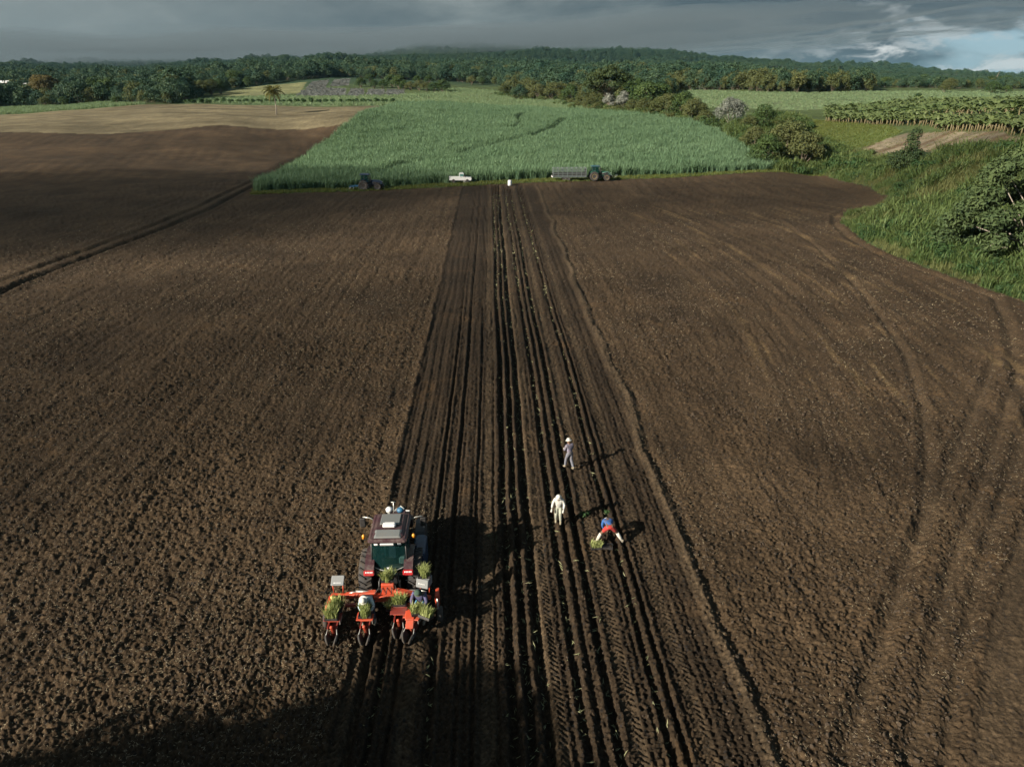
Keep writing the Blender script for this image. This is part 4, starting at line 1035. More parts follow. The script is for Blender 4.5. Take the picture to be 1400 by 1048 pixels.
def cloth(nm, c, fold_shade=.5):
    c = tuple(a_*.74 for a_ in c); m_, T_, p_ = mat(nm, c, .9, 0, .15); o_ = T_.node('ShaderNodeTexCoord').outputs['Object']
    f_ = T_.smooth(T_.noise(o_, 9, 4, .6), .35, .7)  # blotches of darker colour stand for shade in the folds
    T_.put(p_.inputs['Base Color'], T_.mix(T_.math('MULTIPLY', T_.smooth(T_.noise(o_, 3.5, 5, .65), .48, .66), .55), T_.mix(T_.math('MULTIPLY', f_, fold_shade), c, tuple(a*.45 for a in c)), (.10, .075, .05)))
    b_ = T_.node('ShaderNodeBump'); b_.inputs['Strength'].default_value = .5; b_.inputs['Distance'].default_value = .02
    T_.put(b_.inputs['Height'], T_.noise(o_, 13, 3, .5)); T_.l.new(b_.outputs[0], p_.inputs['Normal']); M[nm] = m_; return m_
for nm, c in (('lilac_shirt', (.21, .20, .27)), ('grey_trousers', (.17, .18, .22)), ('white_cloth', (.58, .59, .56)), ('cream_cloth', (.40, .42, .35)), ('blue_shirt', (.035, .12, .36)),
              ('red_shorts', (.42, .045, .04)), ('pale_sock', (.62, .60, .54)), ('denim', (.10, .30, .50)), ('purple_sweat', (.10, .10, .20)), ('dark_cloth', (.025, .03, .045)), ('sky_shirt', (.42, .55, .62)), ('khaki', (.30, .27, .2)), ('boot', (.28, .25, .2)), ('hair', (.012, .01, .009)), ('green_cap', (.05, .09, .07))):
    cloth(nm, c)

# ------------------------------------------------------------------ people
TS = bpy.data.scenes.new('workshop')
def skinned(name, verts, edges, mt, sub=2, parent=None):
    """one continuous surface grown round a skeleton; verts: (point, rx, ry)"""
    me = bpy.data.meshes.new(name); me.from_pydata([v[0] for v in verts], edges, [])
    o_ = bpy.data.objects.new(name, me); TS.collection.objects.link(o_)
    sk = o_.modifiers.new('s', 'SKIN'); sk.use_smooth_shade = True
    if not me.skin_vertices: me.attributes.new('skin', 'FLOAT', 'POINT')
    sv = me.skin_vertices[0].data
    for i, v in enumerate(verts):
        sv[i].radius = (v[1], v[2]); sv[i].use_root = (i == 0)
    ss = o_.modifiers.new('d', 'SUBSURF'); ss.levels = sub; ss.render_levels = sub
    vl = TS.view_layers[0]; vl.update(); dg = vl.depsgraph
    out = bpy.data.meshes.new_from_object(o_.evaluated_get(dg)); out.name = name
    out.materials.clear(); out.materials.append(M[mt] if isinstance(mt, str) else mt)
    out.polygons.foreach_set('use_smooth', [True]*len(out.polygons))
    bpy.data.objects.remove(o_)
    return put(name, out, parent)
def person(label, loc, rz, J, wear, group=None, scale=1.0, cat='person'):
    """J: joints in metres, x right, y forward, z up; wear: what is worn where"""
    t = thing('person', label, cat, loc, rz, group); t.scale = (scale,)*3
    V = {k: Vector(v) for k, v in J.items()}
    up = (V['chest']-V['pelvis']).normalized(); sx = (V['shR']-V['shL']).normalized(); fw = up.cross(sx)*-1
    if fw.length < .1: fw = Vector((0, 1, 0))
    fw = (sx.cross(up)*-1).normalized() if False else up.cross(sx).normalized()
    hd = (V['head']-V['neck']).normalized(); face = V.get('face', fw)
    vs = []; es = []; ix = {}
    def a(k, p, r, r2=None, to=None):
        ix[k] = len(vs); vs.append((tuple(p), r, r2 or r))
        if to: es.append((ix[to], ix[k]))
    a('pelvis', V['pelvis'], .13, .11)
    a('waist', V['pelvis'].lerp(V['chest'], .5), .125, .095, 'pelvis'); a('chest', V['chest'], .155, .11, 'waist'); a('nb', V['neck'], .06, .06, 'chest')
    a('jaw', V['neck'].lerp(V['head'], .55)+face*.02, .072, .078, 'nb'); a('head', V['head'], .088, .098, 'jaw'); a('top', V['head']+hd*.085, .06, .07, 'head')
    a('nose', V['neck'].lerp(V['head'], .8)+face*.112, .014, .014, 'jaw')
    for s_ in 'LR':
        a('sh'+s_, V['sh'+s_], .06, .06, 'chest'); a('el'+s_, V['el'+s_], .043, .043, 'sh'+s_); a('wr'+s_, V['wr'+s_], .029, .026, 'el'+s_)
        d = (V['wr'+s_]-V['el'+s_]).normalized(); pd = V['wr'+s_]+d*.07; a('pa'+s_, pd, .038, .022, 'wr'+s_)
        n_ = d.cross(Vector((0, 0, 1))); n_ = n_.normalized() if n_.length > .05 else Vector((1, 0, 0)); b_ = d.cross(n_)
        for q, (off, L_) in enumerate(((-.03, .075), (-.01, .088), (.01, .082), (.03, .062))):
            m1 = pd+d*(.03+L_*.5)+n_*off*1.2+b_*.008; m2 = pd+d*(.03+L_*.85)+n_*off*1.3+b_*.035
            a('f%d%s' % (q, s_), m1, .0095, .0095, 'pa'+s_); a('g%d%s' % (q, s_), m2, .008, .008, 'f%d%s' % (q, s_))
        a('t0'+s_, V['wr'+s_]+d*.055-n_*.045+b_*.02, .011, .011, 'pa'+s_); a('t1'+s_, V['wr'+s_]+d*.09-n_*.055+b_*.035, .009, .009, 't0'+s_)
        hp = V['pelvis']+sx*(.095 if s_ == 'R' else -.095)-up*.04
        a('hi'+s_, hp, .09, .09, 'pelvis'); a('kn'+s_, V['kn'+s_], .06, .06, 'hi'+s_)
        c_ = V['kn'+s_].lerp(V['an'+s_], .3)-fw*.015; a('ca'+s_, c_, .056, .056, 'kn'+s_); a('an'+s_, V['an'+s_], .038, .038, 'ca'+s_)
        ft_ = Vector(J.get('to'+s_, V['an'+s_]+Vector((0, .17, -.05)))); a('to'+s_, ft_, .038, .026, 'an'+s_)
    body = skinned('body', vs, es, 'skin', 2, t)
    e = MB()
    side = face.cross(hd).normalized()
    for s_ in (-1, 1):
        c_ = V['neck'].lerp(V['head'], .95)+face*.088+side*s_*.033
        e.lathe([(-.010, .004), (0, .012), (.010, .004)], c_, 'hair', 6, 'z')
    e.build('eyes', t)
    if wear.get('shirt'):
        g = .018; v2 = []; e2 = []; k2 = {}
        def c(k, p, r, r2, to=None):
            k2[k] = len(v2); v2.append((tuple(p), r, r2))
            if to: e2.append((k2[to], k2[k]))
        c('chest', V['chest'], .155+g, .11+g); c('w', V['pelvis'].lerp(V['chest'], .5), .13+g, .10+g, 'chest'); c('p', V['pelvis'].lerp(V['chest'], -.06), .155+g, .13+g, 'w')
        c('n', V['neck'].lerp(V['chest'], .25), .065+g, .06+g, 'chest')
        for s_ in 'LR':
            c('s'+s_, V['sh'+s_], .062+g, .062+g, 'chest')
            if wear.get('long', True): c('e'+s_, V['el'+s_], .046+g, .046+g, 's'+s_); c('w'+s_, V['el'+s_].lerp(V['wr'+s_], .88), .034+g, .034+g, 'e'+s_)
            else: c('e'+s_, V['sh'+s_].lerp(V['el'+s_], .7), .052+g, .052+g, 's'+s_)
        skinned('shirt', v2, e2, wear['shirt'], 2, t)
    if wear.get('legs'):
        g = .016; v2 = []; e2 = []; k2 = {}
        def c(k, p, r, r2, to=None):
            k2[k] = len(v2); v2.append((tuple(p), r, r2))
            if to: e2.append((k2[to], k2[k]))
        c('p', V['pelvis'], .14+g, .12+g); c('w', V['pelvis'].lerp(V['chest'], .38), .13+g, .105+g, 'p')
        for s_ in 'LR':
            hp = V['pelvis']+sx*(.095 if s_ == 'R' else -.095)-up*.04
            c('h'+s_, hp, .095+g, .095+g, 'p')
            if wear.get('shorts'): c('k'+s_, hp.lerp(V['kn'+s_], .72), .078+g, .078+g, 'h'+s_)
            else: c('k'+s_, V['kn'+s_], .065+g, .065+g, 'h'+s_); c('a'+s_, V['kn'+s_].lerp(V['an'+s_], .9), .052+g, .052+g, 'k'+s_)
        skinned('shorts' if wear.get('shorts') else 'trousers', v2, e2, wear['legs'], 2, t)
    if wear.get('socks'):
        for s_ in 'LR': MB().tube([V['kn'+s_].lerp(V['an'+s_], -.05), V['kn'+s_].lerp(V['an'+s_], .35), V['an'+s_]], [.07, .073, .052], wear['socks'], 8).build('leg_wrap', t)
    for s_ in 'LR':
        to_ = Vector(J.get('to'+s_, V['an'+s_]+Vector((0, .17, -.05)))); b = MB()
        b.tube([V['an'+s_]+Vector((0, 0, .09)), V['an'+s_], V['an'+s_].lerp(to_, .4)+Vector((0, 0, -.015)), to_], [.056, .055, .052, .04], wear.get('boots', 'boot'), 8).build('boot', t)
    if wear.get('gloves'):
        for s_ in 'LR':
            d = (V['wr'+s_]-V['el'+s_]).normalized(); MB().tube([V['wr'+s_]-d*.03, V['wr'+s_]+d*.03, V['wr'+s_]+d*.10, V['wr'+s_]+d*.14], [.036, .038, .046, .034], wear['gloves'], 7).build('glove', t)
    hm = wear.get('hat'); q = hd.to_track_quat('Z', 'Y'); hc = V['head']+hd*.03
    b = MB(); prof = [(0, .108), (.05, .106), (.09, .088), (.115, .04), (.118, .005)]
    if wear.get('brim'): prof = [(-.012, .12), (-.02, .17 if wear['brim'] == 1 else .14), (-.012, .172 if wear['brim'] == 1 else .142), (.0, .122)]+prof
    b.lathe(prof, (0, 0, 0), hm or 'hair', 14, 'z'); h_ = b.build('hat' if hm else 'hair', t, hc); h_.rotation_mode = 'QUATERNION'; h_.rotation_quaternion = q
    if wear.get('hood'):
        b = MB(); b.lathe([(-.13, .10), (-.05, .112), (.03, .112)], (0, 0, 0), wear['hood'], 12, 'z'); h_ = b.build('neck_cloth', t, V['head']-face*.03); h_.rotation_mode = 'QUATERNION'; h_.rotation_quaternion = q
    return t
def at(px, py, zoff=0):
    p_ = plane(px, py, 0); return (p_.x, p_.y, sz1(p_.x, p_.y)+zoff)
# walking away, arms bent in front
stand = dict(pelvis=(0, 0, .93), chest=(0, .06, 1.27), neck=(0, .10, 1.44), head=(0, .14, 1.60), shL=(-.18, .06, 1.38), shR=(.18, .06, 1.38))
Ja = dict(stand, elL=(-.25, .10, 1.12), wrL=(-.13, .33, 1.05), elR=(.25, .12, 1.12), wrR=(.12, .34, 1.02), knL=(-.11, .16, .50), anL=(-.13, .20, .08), knR=(.11, -.02, .49), anR=(.13, -.22, .09))
person('worker in grey lilac shirt and pale hat walking behind with hands held in front', at(778, 642, .02), R(28), Ja, dict(shirt='lilac_shirt', legs='grey_trousers', hat='white_cloth', brim=1, gloves='white_cloth', boots='khaki', socks=None), scale=1.02)
Jb = dict(pelvis=(0, 0, .90), chest=(0, .08, 1.24), neck=(0, .15, 1.40), head=(0, .23, 1.54), face=Vector((0, .85, -.5)).normalized(), shL=(-.18, .09, 1.34), shR=(.18, .09, 1.34), elL=(-.27, .10, 1.08), wrL=(-.24, .26, .88), elR=(.27, .10, 1.08), wrR=(.30, .22, .86), knL=(-.10, .12, .48), anL=(-.12, .02, .08), knR=(.10, .10, .48), anR=(.11, -.10, .08))
person('worker in cream white clothes and white hood looking down while standing in the furrows', at(763, 716, .02), R(172), Jb, dict(shirt='white_cloth', legs='cream_cloth', hat='white_cloth', brim=2, hood='white_cloth', gloves='white_cloth', boots='khaki'), scale=1.0)
# bent double, legs wide apart, back to the camera
Jc = dict(pelvis=(0, 0, .80), chest=(0, .36, .86), neck=(0, .52, .80), head=(0, .64, .70), face=Vector((0, .3, -.95)).normalized(), shL=(-.18, .44, .82), shR=(.18, .44, .82), elL=(-.20, .50, .52), wrL=(-.10, .52, .27), elR=(.20, .50, .52), wrR=(.08, .54, .26),
          knL=(-.36, .04, .42), anL=(-.56, -.08, .08), knR=(.36, .04, .42), anR=(.58, -.10, .08), toL=(-.62, .08, .03), toR=(.64, .06, .03))
person('worker in blue shirt and red shorts bending down with legs wide apart', at(832, 741, .02), R(4), Jc, dict(shirt='blue_shirt', legs='red_shorts', shorts=1, long=True, hat='white_cloth', brim=0, socks='pale_sock', boots='boot'), scale=1.05)
p_ = at(637, 246)
Jd = dict(stand, elL=(-.24, .04, 1.12), wrL=(-.24, .12, .88), elR=(.24, .04, 1.12), wrR=(.24, .12, .88), knL=(-.11, .04, .49), anL=(-.12, 0, .08), knR=(.11, .04, .49), anR=(.12, -.02, .08))

# ------------------------------------------------------------------ seedlings in trays
def seedlings(seed, wx, wy, h, n_=130):
    r_ = random.Random(seed); b = MB()
    for i in range(n_):
        x_, y_ = r_.uniform(-wx, wx), r_.uniform(-wy, wy); hh = h*r_.uniform(.6, 1.15)
        a_ = r_.uniform(0, 6.28); d = Vector((math.cos(a_), math.sin(a_), 0)); s_ = Vector((-d.y, d.x, 0))*.014; p0 = Vector((x_, y_, 0))
        p1 = p0+d*.04+Vector((0, 0, hh*.6)); p2 = p0+d*.14*r_.uniform(.5, 1.6)+Vector((0, 0, hh))
        b.add([p0-s_, p0+s_, p1+s_*1.2, p1-s_*1.2, p2], [(0, 1, 2, 3), (3, 2, 4)], 'seedleaf')
    return b.mesh('seedlings')
M['seedleaf'] = leafmat('seedling_leaf', (.20, .27, .08), (.46, .50, .22), .3, 9)
sd = [seedlings(i, .22, .16, .42, 190) for i in range(4)]
def tray(label, loc, rz=0, tilt=0, k=0, hs=1.0, n_='seedling_tray', group=None, rows_=1):
    t = thing(n_, label, 'tray', loc, rz, group); t.rotation_euler = (tilt, 0, rz)
    b = MB(); b.box((0, 0, .02), (.48, .36, .03), 'blackp')
    for s_ in (-1, 1): b.box((s_*.232, 0, .06), (.016, .36, .09), 'blackp').box((0, s_*.172, .06), (.448, .016, .09), 'blackp')
    b.build('tray', t); 
    if hs > .2: put('seedlings', sd[k % 4], t, (0, 0, .035), (0, 0, k), (1, 1, hs))
    return t
q_ = at(815, 747)
tray('black tray of pale green seedlings on the soil beside the bending worker', (q_[0], q_[1], q_[2]+.02), .1, 0, 0, .75)
tray('nearly empty black tray on the soil between the bending worker\'s feet', (q_[0]+.50, q_[1]+.02, q_[2]+.02), -.1, 0, 1, .12)
for px, py, lb in ((799, 704, 'dark green seedling bunch left of two, dropped behind the worker in white'), (826, 698, 'dark green seedling bunch right of two, dropped in a furrow shadow')):
    q_ = at(px, py); o_ = put('seedling_bunch', shrub_mesh(600+px, .35, .35, 'weed', 90, .14, 3), None, (q_[0], q_[1], q_[2]-.03)); setp(o_, lb, 'plants', 'seedling bunches on the soil')

# ------------------------------------------------------------------ wheels and tractors
def wheel(parent, c, r, wd, rimr, rimm, lugs=20, name='wheel', side=1, bars=True):
    wl = bpy.data.objects.new(name, None); C.objects.link(wl); wl.parent = parent; wl.location = c; wl.empty_display_size = .2
    h = wd/2; b = MB()
    b.lathe([(-h*.72, rimr), (-h, rimr+(r-rimr)*.35), (-h*.98, r*.9), (-h*.82, r*.965), (h*.82, r*.965), (h*.98, r*.9), (h, rimr+(r-rimr)*.35), (h*.72, rimr)], (0, 0, 0), 'tyre', 30)
    if bars:
        for k in range(lugs):
            for s_ in (-1, 1):
                a_ = 2*math.pi*(k+(.5 if s_ > 0 else 0))/lugs; da = .17
                ps = []
                for (xx, aa) in ((0, a_+da), (s_*h*.95, a_)):
                    for dr in (r*.955, r*1.02):
                        for dt in (-.035, .035): ps.append((xx, dr*math.cos(aa+dt/r*1.0), dr*math.sin(aa+dt/r)))
                b.add(ps, [(0, 1, 3, 2), (4, 6, 7, 5), (0, 4, 5, 1), (2, 3, 7, 6), (0, 2, 6, 4), (1, 5, 7, 3)], 'tyre')
    b.build('tyre', wl)
    b = MB(); b.lathe([(-h*.70, rimr*1.0), (-h*.74, rimr*.92), (-h*.3, rimr*.78), (-h*.2, rimr*.35), (-h*.45, rimr*.3), (-h*.5, .01)], (0, 0, 0), rimm, 24)
    b.lathe([(h*.70, rimr*1.0), (h*.74, rimr*.92), (h*.3, rimr*.78), (h*.2, rimr*.35), (h*.45, rimr*.3), (h*.5, .01)], (0, 0, 0), rimm, 24)
    for k in range(8):
        a_ = k*math.pi/4
        for s_ in (-1, 1): b.lathe([(s_*h*.22, .025), (s_*h*.36, .02)], (0, rimr*.55*math.cos(a_), rimr*.55*math.sin(a_)), 'steel', 6)
    b.build('rim', wl); return wl
def fender(parent, x, r, wd, mt, y=0, z=.95, a0=-20, a1=165):
    n_ = 9; outer = []; b = MB(); vs = []
    for k in range(n_+1):
        a_ = R(a0+(a1-a0)*k/n_); yy = y+r*math.cos(a_); zz_ = z+r*math.sin(a_)
        y2 = y+(r+.05)*math.cos(a_); z2 = z+(r+.05)*math.sin(a_)
        vs += [(x-wd/2, yy, zz_), (x+wd/2, yy, zz_), (x+wd/2, y2, z2), (x-wd/2, y2, z2)]
    fs = []
    for k in range(n_):
        o_ = 4*k
        for i in range(4): fs.append((o_+i, o_+(i+1) % 4, o_+4+(i+1) % 4, o_+4+i))
    fs += [(0, 3, 2, 1), (4*n_, 4*n_+1, 4*n_+2, 4*n_+3)]
    return b.add(vs, fs, mt).build('fender', parent)
def tractor(label, loc, rz, body, roofm, rimm, k=1.0, close=False):
    t = thing('tractor', label, 'tractor', loc, rz); t.scale = (k,)*3
    for s_ in (-1, 1):
        wheel(t, (s_*.95, 0, .93), .93, .54, .50, rimm, 22, 'wheel', s_); wheel(t, (s_*.92, 2.65, .68), .68, .42, .38, rimm, 18, 'wheel', s_)
        fender(t, s_*.76, 1.02, .36, body, 0, .95, 15, 140)
        fender(t, s_*.92, .76, .40, 'blackp', 2.65, .68, 40, 140)
    b = MB(); b.box((0, 1.3, .85), (.55, 3.4, .45), 'blackp', bev=.05).box((0, 0, .93), (1.4, .3, .3), 'blackp').box((0, 2.65, .68), (1.5, .22, .2), 'blackp').box((.62, .95, .75), (.34, .9, .45), 'blackp', bev=.06).box((-.62, .95, .75), (.34, .9, .45), 'blackp', bev=.06).build('chassis', t)
    b = MB(); b.prism([(1.15, 1.05), (3.42, 1.0), (3.52, 1.25), (3.42, 1.52), (3.0, 1.70), (1.15, 1.86)], -.40, .40, body).box((0, 2.2, 1.80), (.5, 1.9, .06), body, (R(-4.5), 0, 0), .02); b.build('hood', t)
    MB().box((0, 3.53, 1.25), (.62, .05, .42), 'grille', bev=.02).box((0, 3.62, .82), (.9, .35, .5), 'blackp', bev=.05).build('grille', t)
    for s_ in (-1, 1): MB().box((s_*.26, 3.53, 1.46), (.2, .06, .09), 'white', bev=.02).build('headlight', t)
    for s_ in (-1, 1): MB().box((s_*.415, 2.3, 1.35), (.03, 1.4, .32), 'grille').build('side_grille', t)
    MB().tube([(.5, 1.35, 1.3), (.52, 1.35, 2.2), (.52, 1.30, 2.75), (.52, 1.2, 2.85)], [.09, .09, .06, .06], 'blackp', 10).build('exhaust', t)
    # cab: floor, pillars, panes, roof
    MB().box((0, .3, 1.22), (1.5, 1.6, .16), 'blackp', bev=.03).box((0, -.36, 1.40), (1.42, .22, .28), body, bev=.04).build('cab_floor', t)
    fr = MB(); cor = {}
    for s_ in (-1, 1):
        for nm, (b0, b1) in dict(r=((s_*.70, -.50, 1.45), (s_*.66, -.34, 2.74)), m=((s_*.76, .15, 1.3), (s_*.70, .15, 2.78)), f=((s_*.62, 1.12, 1.3), (s_*.60, .92, 2.78))).items():
            fr.tube([b0, b1], .035, 'blackp', 6); cor[nm, s_] = (Vector(b0), Vector(b1))
    fr.tube([cor['r', -1][0], (0, -.62, 1.42), cor['r', 1][0]], .035, 'blackp', 6).build('cab_frame', t)
    def pane(nm, A, B_, inset=.0):
        (a0, a1), (b0, b1) = A, B_; n_ = (b0-a0).cross(a1-a0).normalized()*.0
        MB().quadslab(a0, b0, b1, a1, .012, 'glass').build(nm, t)
    pane('windscreen', cor['f', -1], cor['f', 1])
    for s_ in (-1, 1): pane('side_window', cor['r', s_], cor['m', s_]); pane('side_window', cor['m', s_], cor['f', s_])
    # rear window bows outwards
    rw = MB(); vs = []; n_ = 8
    for j in range(4):
        tt_ = j/3
        for i in range(n_+1):
            u_ = -1+2*i/n_; bow = .14*(1-u_*u_)*(1-tt_*.5); vs.append((u_*(.68-.03*tt_), -.50+.16*tt_-bow-.02, 1.30+.10*u_*u_*(1-tt_)+tt_*(1.42-.1*u_*u_*(1-tt_))))
    fs = [(j*(n_+1)+i, j*(n_+1)+i+1, (j+1)*(n_+1)+i+1, (j+1)*(n_+1)+i) for j in range(3) for i in range(n_)]
    rw.add(vs, fs, 'glass', True).build('rear_window', t)
    MB().tube([Vector((u_*.64, -.50-.145*(1-u_*u_)-.04, 1.52+.12*u_*u_)) for u_ in [-1+i/4 for i in range(9)]], .02, 'chrome', 6).build('window_bar', t)
    MB().box((.45, .35, 1.5), (.3, .8, .35), 'greypanel', bev=.04).box((-.45, .5, 1.42), (.25, .5, .2), 'greybox', bev=.04).build('console', t); MB().box((0, .25, 1.62), (.52, .5, .14), 'dark_cloth', bev=.05).box((0, .0, 1.95), (.5, .14, .62), 'dark_cloth', (R(-8), 0, 0), .05).build('seat', t)
    sw = MB(); sw.tube([Vector((.2*math.cos(a_), .80+.17*math.sin(a_), 1.98+.1*math.sin(a_))) for a_ in [i*math.pi/5 for i in range(11)]], .018, 'blackp', 5).tube([(0, .8, 1.98), (0, 1.0, 1.5)], .03, 'blackp', 6).build('steering_wheel', t)
    rf = MB(); rf.box((0, .30, 2.86), (1.56, 1.95, .16), roofm, bev=.07, taper=(.95, .95)).box((0, .34, 2.97), (1.30, 1.62, .10), roofm, bev=.05, taper=(.82, .85)); ro = rf.build('roof', t)
    if close:
        MB().box((0, .62, 3.045), (.78, .72, .05), 'greypanel', bev=.02).build('roof_panel', t)
        MB().box((0, -.28, 3.0), (1.12, .50, .07), 'greypanel', (R(9), 0, 0), .03, taper=(.85, .8)).build('roof_panel', t)
        MB().box((0, .16, 3.10), (.5, .26, .14), 'white', (R(-4), 0, 0), .04).build('receiver', t)
        MB().box((0, -.70, 2.80), (.52, .05, .10), 'white', (R(25), 0, 0), .01).build('number_plate', t)
        b = MB()
        for k_ in range(7): b.box((-.19+k_*.063, -.727, 2.812), (.032, .006, .055), 'greypanel', (R(25), 0, 0))
        b.build('plate_lettering', t)
        MB().lathe([(0, .14), (.10, .15), (.16, .10), (.18, .01)], (-.18, 1.45, 2.88), 'white', 12, 'z').box((-.18, 1.3, 2.85), (.1, .4, .06), 'chrome').build('work_lamp', t)
        MB().lathe([(0, .14), (.10, .16), (.16, .10), (.18, .01)], (.28, 1.45, 2.86), 'bluep', 12, 'z').tube([(.05, 1.45, 2.9), (.28, 1.55, 3.05), (.45, 1.4, 3.0)], .03, 'chrome', 6).build('air_filter', t)
        MB().tube([(.02, 1.35, 2.85), (.02, 1.42, 3.35)], [.03, .02], 'chrome', 6).tube([(-.08, 1.42, 3.33), (.1, 1.42, 3.33)], .02, 'chrome', 5).build('aerial', t)
        for s_ in (-1, 1):
            MB().tube([(s_*.74, -.15, 2.75), (s_*.98, -.18, 2.62), (s_*.98, -.18, 2.72)], .02, 'blackp', 6).build('beacon_stalk', t)
            MB().lathe([(0, .065), (.12, .065), (.17, .045), (.185, .005)], (s_*.98, -.18, 2.72), 'amber', 12, 'z').build('beacon', t)
            MB().tube([(s_*.68, 1.0, 2.72), (s_*.95, 1.05, 2.84), (s_*1.22, 1.08, 2.86)], .022, 'chrome', 6).build('mirror_arm', t)
            MB().box((s_*1.24, 1.06, 2.60), (.24, .08, .44), 'blackp', bev=.03).build('mirror', t)
            MB().box((s_*.76, -.84, 1.56), (.42, .12, .22), 'redlens', (R(-28), 0, 0), .03).build('tail_light', t)
            b = MB()
            for k_ in range(5): b.box((s_*.76-.12+k_*.06, -.895, 1.63), (.04, .006, .05), 'white', (R(-28), 0, 0))
            b.build('lettering', t)
            MB().box((s_*.45, -.52, 2.68), (.16, .08, .09), 'white', (R(30), 0, 0), .02).build('work_lamp', t)
        MB().box((-.04, -.665, 1.62), (.10, .02, .10), 'white').build('sticker', t)
        MB().tube([(-.8, 1.0, 1.3), (-.84, .9, 2.0), (-.8, .8, 2.7)], .02, 'chrome', 6).build('handrail', t)
        MB().box((1.05, 1.0, 1.0), (.5, 1.3, 1.15), 'navy', bev=.08).build('side_tank', t)
    for s_ in (-1, 1): MB().tube([(s_*.35, -.3, .75), (s_*.40, -1.15, .62)], .045, 'blackp', 6).tube([(s_*.3, -.35, 1.35), (s_*.38, -.95, 1.2), (s_*.4, -1.05, .65)], .035, 'blackp', 6).build('link_arm', t)
    MB().box((-.82, .55, .62), (.34, .3, .05), 'steel').box((-.84, .55, .92), (.30, .3, .05), 'steel').build('step', t)
    return t
TX, TY, TR = -4.86, 22.35, .031
tz = float(np.mean(soilz([TX-.95, TX+.95], [TY, TY])))+.02
tractor('dark burgundy tractor with grey roof pulling the orange planter', (TX, TY, tz), TR, 'burgundy', 'burgundy', 'darkred', 1.0, True)
def world(lx, ly, lz):
    return (TX+lx*math.cos(TR)-ly*math.sin(TR), TY+lx*math.sin(TR)+ly*math.cos(TR), tz+lz)

# ------------------------------------------------------------------ the planter
pl = thing('planter', 'orange red four row planting machine behind the burgundy tractor', 'planter', (TX, TY, tz), TR)
BY = -1.35
b = MB(); b.box((0, BY, .80), (1.1, .28, .26), 'orange', bev=.03).box((0, BY+.12, 1.12), (.5, .16, .5), 'orange', bev=.03).build('headstock', pl)
b = MB(); b.box((-1.05, BY+.05, .92), (1.2, .22, .20), 'orange', (0, R(-3), R(2)), .03).box((-1.05, BY-.38, .80), (1.1, .12, .12), 'darkred', (0, R(-3), 0), .02).box((-1.9, BY, .90), (.6, .2, .16), 'orange', (0, 0, R(-4)), .03).box((-2.22, BY-.18, .82), (.14, .5, .14), 'orange', bev=.02).box((-2.25, BY-.42, .70), (.2, .16, .2), 'orange', bev=.03).build('wing_beam', pl)
b = MB(); b.box((.62, BY+.02, .98), (.75, .24, .2), 'orange', (0, R(8), R(-8)), .03).box((1.25, BY-.10, .90), (.85, .16, .16), 'orange', (0, R(4), R(-8)), .03).box((.55, BY-.42, .78), (.5, .14, .14), 'orange', (0, 0, R(-35)), .02).box((.95, BY-.38, .70), (.3, .3, .12), 'orange', (0, 0, R(30)), .02).box((1.92, BY-.15, .85), (.14, .5, .6), 'orange', bev=.02).build('wing_beam', pl)
for s_ in (-1, 1): MB().tube([(s_*.5, BY+.1, .98), (s_*1.25, BY+.1, 1.02)], .05, 'steel', 8).tube([(s_*1.2, BY+.1, 1.02), (s_*1.5, BY+.05, .98)], .028, 'chrome', 8).build('hydraulic_ram', pl)
hs_ = MB()
for k_ in range(5): hs_.tube([(-.3+k_*.15, BY+.25, 1.0), (-.28+k_*.14, BY+.1, 1.32), (-.5+k_*.22, BY-.1, 1.02)], .016, 'blackp', 5)
setp(hs_.build('hoses', pl), kind='stuff')
units = [(-1.93, 0), (-.72, .0), (.50, .28), (1.38, -.05)]
